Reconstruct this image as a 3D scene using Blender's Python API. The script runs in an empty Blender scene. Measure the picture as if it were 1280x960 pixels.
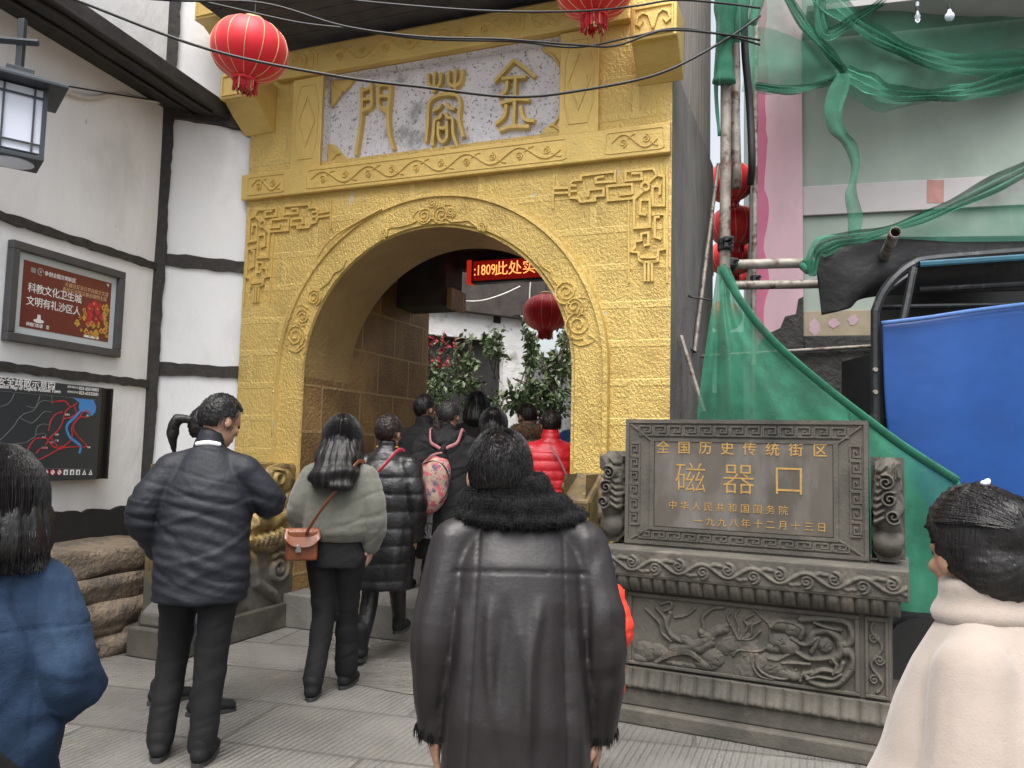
import bpy, bmesh, math, random
import numpy as np
from mathutils import Vector, Matrix

R_ = math.radians
random.seed(7); np.random.seed(7)
scene = bpy.context.scene
COL = scene.collection

# ------------------------------------------------------------ camera
CAM_H, PITCH, ROLL, FPX = 1.5, R_(4.6), R_(1.38), 1000.0
_f = np.array([0, math.cos(PITCH), math.sin(PITCH)])
_r0 = np.array([1.0, 0, 0]); _u0 = np.array([0, -math.sin(PITCH), math.cos(PITCH)])
_R = math.cos(ROLL)*_r0 + math.sin(ROLL)*_u0
_U = -math.sin(ROLL)*_r0 + math.cos(ROLL)*_u0
CAM = np.array([0, 0, CAM_H])
cd = bpy.data.cameras.new('camera'); cam = bpy.data.objects.new('camera', cd); COL.objects.link(cam)
cam.matrix_world = Matrix(((_R[0], _U[0], -_f[0], CAM[0]), (_R[1], _U[1], -_f[1], CAM[1]), (_R[2], _U[2], -_f[2], CAM[2]), (0, 0, 0, 1)))
cd.sensor_width = 36.0; cd.lens = 36.0*FPX/1280.0; cd.clip_end = 500; cd.clip_start = 0.05
scene.camera = cam

# ------------------------------------------------------------ light
SUN_EL, SUN_AZ = R_(68), R_(192)      # azimuth measured clockwise from +Y: behind the camera
w = bpy.data.worlds.new('World'); scene.world = w; w.use_nodes = True
nt = w.node_tree; bg = nt.nodes['Background']
sky = nt.nodes.new('ShaderNodeTexSky'); sky.sky_type = 'NISHITA'; sky.sun_disc = False
sky.sun_elevation = SUN_EL; sky.sun_rotation = SUN_AZ
sky.air_density = 1.0; sky.dust_density = 6.0; sky.ozone_density = 0.6; sky.altitude = 0
hs = nt.nodes.new('ShaderNodeHueSaturation'); hs.inputs['Saturation'].default_value = .3   # overcast: nearly white sky
nt.links.new(sky.outputs[0], hs.inputs['Color']); nt.links.new(hs.outputs[0], bg.inputs[0]); bg.inputs[1].default_value = 0.15
sd = bpy.data.lights.new('sun', 'SUN'); sd.energy = 1.3; sd.angle = R_(60); sd.color = (1.0, 0.975, 0.94)
so = bpy.data.objects.new('sun', sd); COL.objects.link(so)
_d = Vector((math.sin(SUN_AZ)*math.cos(SUN_EL), math.cos(SUN_AZ)*math.cos(SUN_EL), math.sin(SUN_EL)))
so.rotation_euler = _d.to_track_quat('Z', 'Y').to_euler()
vs = scene.view_settings
vs.view_transform = 'Standard'; vs.look = 'None'; vs.gamma = 1.0; vs.exposure = 1.08
try: vs.use_curve_mapping = False
except Exception: pass
scene.cycles.max_bounces = 6; scene.cycles.transparent_max_bounces = 12

# ------------------------------------------------------------ helpers
def ray(x, y): return _f + (x-640)/FPX*_R - (y-480)/FPX*_U
def at(x, y, d):                       # world point seen at a photo pixel, d metres in front
    k = ray(x, y); return Vector(CAM + k*d/k[1])
def gnd(x, y, z=0):
    k = ray(x, y); return Vector(CAM + k*(z-CAM[2])/k[2])

class Fr:                              # a plane with its own u (along), v (up), n (out) axes
    def __init__(s, o, ang):
        a = R_(ang); s.o = Vector(o); s.u = Vector((math.cos(a), math.sin(a), 0)); s.v = Vector((0, 0, 1)); s.n = s.u.cross(s.v)
    def P(s, u, v, w=0): return s.o + s.u*u + s.v*v + s.n*w
    def px(s, x, y, w=0):
        k = Vector(ray(x, y)); c = Vector(CAM); o = s.o + s.n*w
        t = (o-c).dot(s.n)/k.dot(s.n); p = c + k*t - o
        return (p.dot(s.u), p.dot(s.v))
WORLD = Fr((0, 0, 0), 0); WORLD.v = Vector((0, 1, 0)); WORLD.n = Vector((0, 0, 1))

def spline(pts, n=8, closed=False):
    pts = [Vector(p) for p in pts]
    if len(pts) < 3: return pts
    out = []; N = len(pts)
    rng = range(N if closed else N-1)
    for i in rng:
        p0 = pts[(i-1) % N] if (closed or i > 0) else pts[0]*2-pts[1]
        p1 = pts[i]; p2 = pts[(i+1) % N]
        p3 = pts[(i+2) % N] if (closed or i+2 < N) else pts[-1]*2-pts[-2]
        for k in range(n):
            t = k/n
            out.append(0.5*((2*p1)+(p2-p0)*t+(2*p0-5*p1+4*p2-p3)*t*t+(3*p1-p0-3*p2+p3)*t**3))
    if not closed: out.append(pts[-1])
    return out

class MB:
    def __init__(s): s.v = []; s.f = []; s.m = []; s.uv = None
    def add(s, verts, faces, mi=0):
        b = len(s.v); s.v += [tuple(p) for p in verts]
        s.f += [tuple(i+b for i in f) for f in faces]; s.m += [mi]*len(faces); return s
    def box(s, fr, u0, u1, v0, v1, w0, w1, mi=0):
        P = [fr.P(u, v, w) for w in (w0, w1) for v in (v0, v1) for u in (u0, u1)]
        return s.add(P, [(0, 2, 3, 1), (4, 5, 7, 6), (0, 1, 5, 4), (2, 6, 7, 3), (0, 4, 6, 2), (1, 3, 7, 5)], mi)
    def prism(s, fr, pts, w0, w1, mi=0):
        n = len(pts)
        ar = sum(pts[i][0]*pts[(i+1) % n][1]-pts[(i+1) % n][0]*pts[i][1] for i in range(n))
        if ar < 0: pts = pts[::-1]
        P = [fr.P(p[0], p[1], w0) for p in pts]+[fr.P(p[0], p[1], w1) for p in pts]
        F = [tuple(range(n, 2*n)), tuple(range(n-1, -1, -1))]+[(i, (i+1) % n, n+(i+1) % n, n+i) for i in range(n)]
        return s.add(P, F, mi)
    def tube(s, pts, r, seg=8, mi=0, closed=False, caps=True, flat=None):
        pts = [Vector(p) for p in pts]; n = len(pts)
        rr = r if hasattr(r, '__len__') else [r]*n
        V = []; up = None
        for i in range(n):
            a = pts[(i-1) % n] if (closed or i > 0) else pts[0]
            b = pts[(i+1) % n] if (closed or i < n-1) else pts[-1]
            t = (b-a); t = t.normalized() if t.length > 1e-9 else Vector((0, 0, 1))
            if up is None:
                up = Vector((0, 0, 1)) if abs(t.z) < .9 else Vector((1, 0, 0))
            x = up-t*up.dot(t)
            x = x.normalized() if x.length > 1e-6 else t.orthogonal().normalized()
            up = x; y = t.cross(x)
            for k in range(seg):
                c = 2*math.pi*k/seg
                V.append(pts[i]+x*(math.cos(c)*rr[i])+y*(math.sin(c)*rr[i]*(flat or 1)))
        F = []
        for i in range(n if closed else n-1):
            j = (i+1) % n
            for k in range(seg):
                l = (k+1) % seg; F.append((i*seg+k, i*seg+l, j*seg+l, j*seg+k))
        if caps and not closed:
            F.append(tuple(range(seg-1, -1, -1))); F.append(tuple((n-1)*seg+k for k in range(seg)))
        return s.add(V, F, mi)
    def rod(s, a, b, r, seg=10, mi=0): return s.tube([a, b], r, seg, mi)
    def lathe(s, c, prof, seg=24, axis=Vector((0, 0, 1)), mi=0, lobes=0, amp=0):
        q = Vector((0, 0, 1)).rotation_difference(axis); V = []; F = []; n = len(prof)
        for r, z in prof:
            for k in range(seg):
                a = 2*math.pi*k/seg; rr = r*(1+amp*abs(math.sin(lobes*a/2))) if lobes else r
                V.append(Vector(c)+q @ Vector((rr*math.cos(a), rr*math.sin(a), z)))
        for i in range(n-1):
            for k in range(seg):
                l = (k+1) % seg; F.append((i*seg+k, i*seg+l, (i+1)*seg+l, (i+1)*seg+k))
        F.append(tuple(range(seg-1, -1, -1))); F.append(tuple((n-1)*seg+k for k in range(seg)))
        return s.add(V, F, mi)
    def ribbon(s, fr, pts, width, w0, h, closed=False, mi=0, top=.55):
        pts = [Vector((p[0], p[1])) for p in pts]; n = len(pts)
        if n < 2: return s
        V = []
        for i in range(n):
            a = pts[(i-1) % n] if (closed or i > 0) else None
            b = pts[(i+1) % n] if (closed or i < n-1) else None
            d1 = (pts[i]-a).normalized() if a is not None and (pts[i]-a).length > 1e-9 else None
            d2 = (b-pts[i]).normalized() if b is not None and (b-pts[i]).length > 1e-9 else None
            d1 = d1 or d2; d2 = d2 or d1
            if d1 is None: d1 = d2 = Vector((1, 0))
            n1 = Vector((-d1.y, d1.x)); n2 = Vector((-d2.y, d2.x)); m = n1+n2
            m = m.normalized() if m.length > 1e-6 else n1
            sc = min(1.6, 1/max(.35, m.dot(n1)))
            for q, hh in ((-.5, 0), (-.5*top, h), (.5*top, h), (.5, 0)):
                p = pts[i]+m*(q*width*sc); V.append(fr.P(p.x, p.y, w0+hh))
        F = []
        for i in range(n if closed else n-1):
            j = (i+1) % n
            for k in range(3): F.append((i*4+k+1, i*4+k, j*4+k, j*4+k+1))
        if not closed: F.append((0, 1, 2, 3)); F.append(((n-1)*4+3, (n-1)*4+2, (n-1)*4+1, (n-1)*4))
        return s.add(V, F, mi)
    def grid(s, G, mi=0, flip=False):              # G[i][j] of points
        nu, nv = len(G), len(G[0]); V = [p for row in G for p in row]
        F = []
        for i in range(nu-1):
            for j in range(nv-1):
                q = (i*nv+j, (i+1)*nv+j, (i+1)*nv+j+1, i*nv+j+1)
                F.append(q[::-1] if flip else q)
        return s.add(V, F, mi)
    def build(s, name, mats, parent=None, smooth=False, bevel=0, uvfr=None, solid=0, sub=0, angle=None):
        me = bpy.data.meshes.new(name); me.from_pydata(s.v, [], s.f)
        mats = mats if isinstance(mats, (list, tuple)) else [mats]
        for m in mats: me.materials.append(m)
        me.polygons.foreach_set('material_index', s.m)
        if smooth or angle: me.polygons.foreach_set('use_smooth', [True]*len(s.f))
        if angle: me.set_sharp_from_angle(angle=R_(angle))
        if uvfr is not None:
            uvl = me.uv_layers.new(name='UVMap'); co = np.array(s.v)
            if callable(uvfr): UV = np.array([uvfr(Vector(c)) for c in co])
            else:
                d = co-np.array(uvfr.o); UV = np.stack([d @ np.array(uvfr.u), d @ np.array(uvfr.v)], 1)
            idx = np.empty(len(me.loops), dtype=np.int32); me.loops.foreach_get('vertex_index', idx)
            uvl.data.foreach_set('uv', UV[idx].ravel())
        me.update()
        o = bpy.data.objects.new(name, me); COL.objects.link(o)
        if bevel:
            b = o.modifiers.new('bevel', 'BEVEL'); b.width = bevel; b.segments = 2; b.limit_method = 'ANGLE'; b.angle_limit = R_(40)
        if solid:
            b = o.modifiers.new('solid', 'SOLIDIFY'); b.thickness = solid; b.offset = 0
        if sub:
            b = o.modifiers.new('sub', 'SUBSURF'); b.levels = sub; b.render_levels = sub
        if parent: put(o, parent)
        return o

def put(o, parent):
    o.parent = parent; o.matrix_parent_inverse = parent.matrix_basis.inverted()
def tag(o, label=None, cat=None, group=None, kind=None):
    if label: o['label'] = label
    if cat: o['category'] = cat
    if group: o['group'] = group
    if kind: o['kind'] = kind
    return o
def thing(name, label, cat, loc=(0, 0, 0), group=None, rz=0):
    o = bpy.data.objects.new(name, None); COL.objects.link(o); o.location = loc; o.rotation_euler = (0, 0, rz)
    o.empty_display_size = .1
    return tag(o, label, cat, group)

def spiral(cx, cy, r, turns=2.2, a0=0, d=1, n=14, r1=.12):
    N = int(turns*n)
    return [(cx+r*(1-(1-r1)*i/N)*math.cos(a0+d*2*math.pi*i/n), cy+r*(1-(1-r1)*i/N)*math.sin(a0+d*2*math.pi*i/n)) for i in range(N+1)]

def relief_height(UU, VV, elems):
    H = np.zeros_like(UU)
    for e in elems:
        if e[0] == 's':
            _, pts, rad, h = e[:4]
            pts = np.array(pts, float); best = np.full(UU.shape, 1e9)
            for a, b in zip(pts[:-1], pts[1:]):
                d = b-a; L = max(1e-12, d @ d)
                t = np.clip(((UU-a[0])*d[0]+(VV-a[1])*d[1])/L, 0, 1)
                best = np.minimum(best, np.hypot(UU-a[0]-t*d[0], VV-a[1]-t*d[1]))
            q = np.clip(1-(best/rad)**2, 0, 1); H = np.maximum(H, h*np.sqrt(q)*(.75+.25*q))
        elif e[0] == 'b':
            _, cx, cy, rx, ry, h = e[:6]; rot = e[6] if len(e) > 6 else 0
            x = UU-cx; y = VV-cy; c, s_ = math.cos(rot), math.sin(rot)
            q = np.clip(1-((x*c+y*s_)/rx)**2-((-x*s_+y*c)/ry)**2, 0, 1); H = np.maximum(H, h*np.sqrt(q))
        elif e[0] == 'g':                  # groove
            _, pts, rad, h = e[:4]; pts = np.array(pts, float); best = np.full(UU.shape, 1e9)
            for a, b in zip(pts[:-1], pts[1:]):
                d = b-a; L = max(1e-12, d @ d)
                t = np.clip(((UU-a[0])*d[0]+(VV-a[1])*d[1])/L, 0, 1)
                best = np.minimum(best, np.hypot(UU-a[0]-t*d[0], VV-a[1]-t*d[1]))
            H = H-h*np.clip(1-best/rad, 0, 1)
    return H
def pnoise(x, y, z=0, seed=0):             # cheap smooth pseudo-noise, about -1..1
    rs = np.random.RandomState(seed); o = 0
    for k in range(7):
        d = rs.normal(size=3); d /= np.linalg.norm(d); f = rs.uniform(.6, 1.7); ph = rs.uniform(0, 6.28)
        o = o+np.sin((x*d[0]+y*d[1]+z*d[2])*f+ph+1.3*np.sin((x*d[1]-y*d[0]+z*d[0])*f*.7+ph*2))
    return o/3.5

# ------------------------------------------------------------ materials
def srgb(*c):
    c = [x/255 for x in c]
    return tuple(x/12.92 if x <= .04045 else ((x+.055)/1.055)**2.4 for x in c)
def mat(name, col, rough=.7, metal=0, var=.12, vs_=6, bump=(), col2=None, c2s=3, c2t=(.45, .65), stretch=(1, 1, 1),
        spec=.5, sheen=0, coat=0, brick=None, alpha=None, emis=None, uv=False, rvar=0, trans=0, col3=None, c3s=30, c3t=(.6, .7), joint=None):
    m = bpy.data.materials.new(name); m.use_nodes = True; t = m.node_tree; N = t.nodes; L = t.links
    b = N['Principled BSDF']
    b.inputs['Roughness'].default_value = rough; b.inputs['Metallic'].default_value = metal
    b.inputs['Specular IOR Level'].default_value = spec
    if sheen: b.inputs['Sheen Weight'].default_value = sheen
    if coat: b.inputs['Coat Weight'].default_value = coat; b.inputs['Coat Roughness'].default_value = .25
    if trans: b.inputs['Transmission Weight'].default_value = trans
    tc = N.new('ShaderNodeTexCoord'); mp = N.new('ShaderNodeMapping'); mp.inputs['Scale'].default_value = stretch
    L.new(tc.outputs['UV' if uv else 'Object'], mp.inputs[0]); co = mp.outputs[0]
    def noise_(s, det=4, ro=.6, src=None):
        n = N.new('ShaderNodeTexNoise'); n.inputs['Scale'].default_value = s; n.inputs['Detail'].default_value = det
        n.inputs['Roughness'].default_value = ro; L.new(src or co, n.inputs['Vector']); return n.outputs['Fac']
    def ramp(src, a, bb):
        r = N.new('ShaderNodeMapRange'); r.inputs[1].default_value = a; r.inputs[2].default_value = bb; L.new(src, r.inputs[0]); return r.outputs[0]
    def mix(f, A, B_, mode='MIX'):
        x = N.new('ShaderNodeMix'); x.data_type = 'RGBA'; x.blend_type = mode
        if isinstance(f, float): x.inputs[0].default_value = f
        else: L.new(f, x.inputs[0])
        for i, q in ((6, A), (7, B_)):
            if isinstance(q, tuple): x.inputs[i].default_value = (*q[:3], 1)
            else: L.new(q, x.inputs[i])
        return x.outputs[2]
    c = mix(ramp(noise_(vs_), .3, .7), tuple(x*(1-var) for x in col), tuple(min(1, x*(1+var)) for x in col))
    if col2: c = mix(ramp(noise_(c2s, 6, .65), *c2t), c, col2)
    if col3: c = mix(ramp(noise_(c3s, 5, .7), *c3t), c, col3)
    hgt = None
    def addh(src, k):
        nonlocal hgt
        mu = N.new('ShaderNodeMath'); mu.operation = 'MULTIPLY'; mu.inputs[1].default_value = k; L.new(src, mu.inputs[0])
        if hgt is None: hgt = mu.outputs[0]
        else:
            ad = N.new('ShaderNodeMath'); ad.operation = 'ADD'; L.new(hgt, ad.inputs[0]); L.new(mu.outputs[0], ad.inputs[1]); hgt = ad.outputs[0]
    if brick:
        bw, bh, mort, k, cj = brick
        br = N.new('ShaderNodeTexBrick'); L.new(tc.outputs['UV'], br.inputs['Vector'])
        br.inputs['Scale'].default_value = 1; br.inputs['Brick Width'].default_value = bw; br.inputs['Row Height'].default_value = bh
        br.inputs['Mortar Size'].default_value = mort; br.inputs['Mortar Smooth'].default_value = .3; br.inputs['Bias'].default_value = 0
        br.inputs['Color1'].default_value = (.72, .72, .72, 1); br.inputs['Color2'].default_value = (1, 1, 1, 1); br.inputs['Mortar'].default_value = (1, 1, 1, 1)
        br.offset_frequency = 2
        if joint: c = mix(1.0, c, br.outputs['Color'], 'MULTIPLY')
        if cj: c = mix(br.outputs['Fac'], c, cj)
        addh(br.outputs['Fac'], k)
    for typ, s, k in bump:
        if typ == 'n': addh(noise_(s, 3, .6), k)
        elif typ == 'v':
            vn = N.new('ShaderNodeTexVoronoi'); vn.inputs['Scale'].default_value = s; L.new(co, vn.inputs['Vector']); addh(vn.outputs['Distance'], k)
        elif typ == 'w':
            wn = N.new('ShaderNodeTexWave'); wn.inputs['Scale'].default_value = s; wn.inputs['Distortion'].default_value = 2; L.new(co, wn.inputs['Vector']); addh(wn.outputs['Fac'], k)
    if hgt is not None:
        bp = N.new('ShaderNodeBump'); bp.inputs['Strength'].default_value = 1; bp.inputs['Distance'].default_value = 1
        L.new(hgt, bp.inputs['Height']); L.new(bp.outputs[0], b.inputs['Normal'])
    L.new(c, b.inputs['Base Color'])
    if rvar:
        L.new(ramp_out(N, L, noise_(vs_*2), rough-rvar, rough+rvar), b.inputs['Roughness'])
    if emis:
        b.inputs['Emission Color'].default_value = (*emis[:3], 1); b.inputs['Emission Strength'].default_value = emis[3]
    if alpha is not None:
        a = noise_(alpha[1], 3)
        L.new(ramp_out(N, L, a, alpha[0]-alpha[2], alpha[0]+alpha[2]), b.inputs['Alpha'])
    return m
def ramp_out(N, L, src, lo, hi):
    r = N.new('ShaderNodeMapRange'); r.inputs[1].default_value = .3; r.inputs[2].default_value = .7
    r.inputs[3].default_value = lo; r.inputs[4].default_value = hi; L.new(src, r.inputs[0]); return r.outputs[0]

M = {}
GOLD = (.66, .475, .165)
M['gold_wall'] = mat('gold_wall', (.62, .445, .142), .42, .38, .12, 2.5, bump=(('n', 50, .012), ('n', 120, .006)), brick=(.62, .285, .030, .0025, (.64, .465, .155)), rvar=.1,
                     col2=(.40, .27, .085), c2s=2.2, c2t=(.50, .74), col3=(.56, .50, .40), c3s=4.5, c3t=(.675, .69), stretch=(1, 1, .7))
M['gold'] = mat('gold', (.66, .475, .15), .45, .3, .10, 5, bump=(('n', 60, .004), ('n', 14, .004)), rvar=.08, col2=(.54, .38, .13), c2s=2.5, c2t=(.5, .8))
M['gold_carved'] = mat('gold_carved', (.44, .31, .11), .5, .3, .2, 9, bump=(('n', 50, .004),), col2=(.13, .095, .05), c2s=5, c2t=(.42, .65))
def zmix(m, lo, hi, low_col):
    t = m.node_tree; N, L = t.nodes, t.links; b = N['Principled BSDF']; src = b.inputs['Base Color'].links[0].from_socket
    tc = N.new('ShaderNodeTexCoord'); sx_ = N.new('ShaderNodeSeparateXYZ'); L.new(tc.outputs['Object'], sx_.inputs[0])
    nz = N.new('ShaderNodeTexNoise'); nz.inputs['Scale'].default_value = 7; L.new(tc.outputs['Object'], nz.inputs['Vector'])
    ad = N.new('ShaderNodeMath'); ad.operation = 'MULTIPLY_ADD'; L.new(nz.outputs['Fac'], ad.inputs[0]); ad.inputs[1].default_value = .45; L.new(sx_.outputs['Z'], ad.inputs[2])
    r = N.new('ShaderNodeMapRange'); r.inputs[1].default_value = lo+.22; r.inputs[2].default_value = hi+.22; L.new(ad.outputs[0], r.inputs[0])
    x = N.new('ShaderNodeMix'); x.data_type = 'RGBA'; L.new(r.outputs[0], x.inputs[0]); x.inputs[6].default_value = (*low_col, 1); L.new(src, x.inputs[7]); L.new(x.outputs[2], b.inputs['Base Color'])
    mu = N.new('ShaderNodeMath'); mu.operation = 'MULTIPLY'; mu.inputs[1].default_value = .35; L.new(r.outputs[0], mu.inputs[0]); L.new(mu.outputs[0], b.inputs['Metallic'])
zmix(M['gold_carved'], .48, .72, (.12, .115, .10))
M['gold_dark'] = mat('gold_dark', (.15, .105, .045), .6, .25, .25, 9, bump=(('n', 50, .005),), col2=(.07, .06, .045), c2s=8, c2t=(.42, .6), col3=(.34, .25, .1), c3s=14, c3t=(.62, .68))
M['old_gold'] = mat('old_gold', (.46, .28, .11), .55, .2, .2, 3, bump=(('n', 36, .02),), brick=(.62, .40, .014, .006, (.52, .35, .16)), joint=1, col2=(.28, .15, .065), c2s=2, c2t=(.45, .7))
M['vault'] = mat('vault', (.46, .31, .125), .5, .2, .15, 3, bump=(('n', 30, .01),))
M['plaque'] = mat('plaque', (.74, .72, .74), .85, 0, .08, 12, bump=(('n', 80, .004),), col3=(.22, .22, .22), c3s=38, c3t=(.58, .60), col2=(.38, .37, .37), c2s=3.0, c2t=(.56, .66))
M['concrete'] = mat('concrete', (.17, .17, .16), .9, 0, .3, 3, bump=(('n', 60, .008), ('n', 6, .02)), col2=(.22, .21, .2), c2s=2, c2t=(.5, .7), stretch=(1, 1, .45))
M['weathered_wood'] = mat('weathered_wood', (.30, .28, .25), .9, 0, .25, 8, bump=(('n', 20, .006),), stretch=(3, 3, .3), col2=(.14, .13, .12), c2s=5, c2t=(.5, .7))
M['roof_wood'] = mat('roof_wood', (.07, .07, .072), .85, 0, .3, 5, bump=(('n', 20, .006),))  # lighter copy of dark_wood: haze over the soffit is put into the colour
M['dark_wood'] = mat('dark_wood', (.035, .033, .032), .75, 0, .3, 5, bump=(('n', 20, .006),))
M['beam_wood'] = mat('beam_wood', (.035, .032, .03), .8, 0, .35, 14, bump=(('n', 30, .006),), col3=(.12, .11, .1), c3s=9, c3t=(.62, .72))
M['white_plaster'] = mat('white_plaster', (.80, .81, .82), .9, 0, .03, 2, bump=(('n', 3, .02), ('n', 40, .002)), col2=(.60, .60, .60), c2s=1.6, c2t=(.52, .85), stretch=(1, 1, .6), col3=(.36, .35, .33), c3s=11, c3t=(.70, .76))
M['dirty_plaster'] = mat('dirty_plaster', (.8, .79, .78), .9, 0, .06, 3, bump=(('n', 6, .02),), col2=(.4, .39, .37), c2s=2.5, c2t=(.52, .7), col3=(.2, .19, .18), c3s=10, c3t=(.64, .7))
M['rubble'] = mat('rubble', (.20, .155, .11), .95, 0, .3, 4, bump=(('n', 14, .03), ('n', 60, .008)), col2=(.10, .085, .07), c2s=5, c2t=(.45, .65))
M['stele'] = mat('stele', (.088, .080, .066), .8, 0, .2, 8, bump=(('n', 70, .003),), col2=(.045, .043, .037), c2s=3, c2t=(.45, .7), col3=(.15, .128, .105), c3s=4, c3t=(.58, .72))
M['stele_polished'] = mat('stele_polished', (.09, .08, .066), .42, 0, .2, 3, bump=(('n', 30, .0006),), col2=(.17, .16, .15), c2s=2.6, c2t=(.5, .72), rvar=.08, stretch=(1.6, 1.6, .6))
M['gilt'] = mat('gilt', (.46, .28, .09), .45, .4, .2, 30)
M['fur'] = mat('fur', (.008, .008, .008), .95, 0, .4, 60, bump=(('n', 160, .006),), sheen=.05, spec=.1)
M['steel'] = mat('steel', (.27, .245, .215), .6, .35, .35, 12, bump=(('n', 60, .001),), col2=(.10, .065, .045), c2s=9, c2t=(.52, .62))
M['poster_frame'] = mat('poster_frame', (.085, .085, .09), .55, .2, .15, 8)
M['dark_metal'] = mat('dark_metal', (.035, .037, .04), .35, .5, .3, 8, col2=(.10, .10, .10), c2s=12, c2t=(.6, .7))
M['blue_sheet'] = mat('blue_sheet', (.004, .055, .235), .5, 0, .12, 3, bump=(('n', 2, .012), ('n', 200, .0006)), col3=(.05, .13, .36), c3s=22, c3t=(.70, .74))
M['black_sheet'] = mat('black_sheet', (.012, .012, .013), .6, 0, .2, 5, bump=(('n', 5, .02),))
M['net'] = mat('net', (.02, .145, .085), .85, 0, .2, 4, alpha=(.80, 4, .12), bump=(('n', 350, .001),))
M['net_thin'] = mat('net_thin', (.05, .20, .13), .85, 0, .15, 5, alpha=(.52, 3, .16))
M['net_mid'] = mat('net_mid', (.032, .18, .108), .85, 0, .15, 6, alpha=(.66, 6, .14))
M['pink'] = mat('pink', (.54, .36, .41), .8, 0, .06, 4, col2=(.44, .32, .36), c2s=3, stretch=(1, 1, .4))
M['dark_pink'] = mat('dark_pink', (.47, .13, .22), .8, 0, .08, 6)
M['grey_panel'] = mat('grey_panel', (.30, .355, .31), .75, 0, .07, 2, col2=(.25, .30, .26), c2s=1.2, stretch=(1, 1, .5), col3=(.40, .44, .40), c3s=3, c3t=(.6, .75))
M['grey_ledge'] = mat('grey_ledge', (.42, .40, .40), .75, 0, .06, 4)
M['tan_board'] = mat('tan_board', (.33, .28, .20), .85, 0, .15, 6)
M['black_paint'] = mat('black_paint', (.018, .018, .018), .8, 0, .2, 9)
M['dark_wall'] = mat('dark_wall', (.04, .04, .038), .9, 0, .35, 5, bump=(('n', 20, .02),), col2=(.09, .085, .08), c2s=4, c2t=(.55, .7))
M['red_silk'] = mat('red_silk', (.74, .010, .022), .5, 0, .08, 6, bump=(('n', 250, .0006),), sheen=.2)
M['red_tassel'] = mat('red_tassel', (.5, .02, .03), .7, 0, .25, 40)
M['lantern_gold'] = mat('lantern_gold', (.75, .55, .28), .45, .3, .1, 30)
M['cable'] = mat('cable', (.012, .012, .013), .45)
M['white_cable'] = mat('white_cable', (.6, .58, .54), .6)
M['grey_paint'] = mat('grey_paint', (.045, .055, .065), .5, .2, .15, 8)
M['frosted'] = mat('frosted', (.72, .76, .88), .35, 0, .04, 4)
M['glass_clear'] = mat('glass_clear', (.8, .85, .9), .08, 0, .02, 4, trans=.7)
M['poster_red'] = mat('poster_red', (.155, .036, .030), .35, 0, .05, 3)
M['white_print'] = mat('white_print', (.8, .8, .8), .5, 0, .01)
M['grey_print'] = mat('grey_print', (.35, .37, .4), .5, 0, .01)
M['tan_print'] = mat('tan_print', (.55, .36, .2), .5, 0, .01)
M['yellow_print'] = mat('yellow_print', (.55, .34, .06), .5, 0, .25, 60, col3=(.12, .05, .02), c3s=50, c3t=(.55, .6))
M['red_print'] = mat('red_print', (.5, .03, .045), .5, 0, .2, 30)
M['blue_print'] = mat('blue_print', (.06, .25, .62), .5, 0, .03)
M['map_board'] = mat('map_board', (.032, .040, .047), .4, 0, .05, 3)
M['line_print'] = mat('line_print', (.16, .17, .18), .5, 0, .01)
M['pale_mat'] = mat('pale_mat', (.55, .60, .62), .45, 0, .03, 3)
M['leaf'] = mat('leaf', (.06, .095, .035), .45, 0, .4, 30, spec=.5)
M['leaf_pale'] = mat('leaf_pale', (.12, .155, .065), .45, 0, .4, 30)
M['flower'] = mat('flower', (.30, .015, .03), .6, 0, .3, 20)
M['stem'] = mat('stem', (.10, .075, .05), .9, 0, .3, 20)
M['red_spill'] = mat('red_spill', (.3, .01, .005), .5, emis=(1, .04, .015, .2))  # weak emission standing in for the sign's red light on the beam end
M['led_text'] = mat('led_text', (.8, .4, .1), .5, emis=(1, .33, .09, .95))
M['led_panel'] = mat('led_panel', (.06, .004, .003), .4, emis=(1, .02, .01, .08))
M['black_plastic'] = mat('black_plastic', (.012, .012, .012), .4)
M['manhole'] = mat('manhole', (.1, .095, .09), .7, .3, .2, 10, bump=(('n', 40, .004),))
M['bulb_lit'] = mat('bulb_lit', (.7, .75, .85), .15, 0, .01)

# ------------------------------------------------------------ text
_deps = None
def text(fr, s, u, v, size, w, ext, m, parent, name='lettering', align='CENTER', sx=1.0, bold=0.0, shear=0, italic=0):
    cu = bpy.data.curves.new('t', 'FONT'); cu.body = s; cu.size = size; cu.align_x = align; cu.align_y = 'CENTER'
    cu.extrude = ext/2; cu.offset = bold; cu.resolution_u = 3
    o = bpy.data.objects.new('t', cu); COL.objects.link(o)
    bpy.context.view_layer.update()
    dg = bpy.context.evaluated_depsgraph_get()
    me = bpy.data.meshes.new_from_object(o.evaluated_get(dg))
    bpy.data.objects.remove(o); bpy.data.curves.remove(cu)
    for vt in me.vertices:
        c = vt.co; p = fr.P(u+(c.x+italic*c.y)*sx, v+c.y+shear*c.x, w+c.z); vt.co = p
    me.materials.clear(); me.materials.append(m); me.name = name
    ob = bpy.data.objects.new(name, me); COL.objects.link(ob)
    if parent: put(ob, parent)
    return ob
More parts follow.
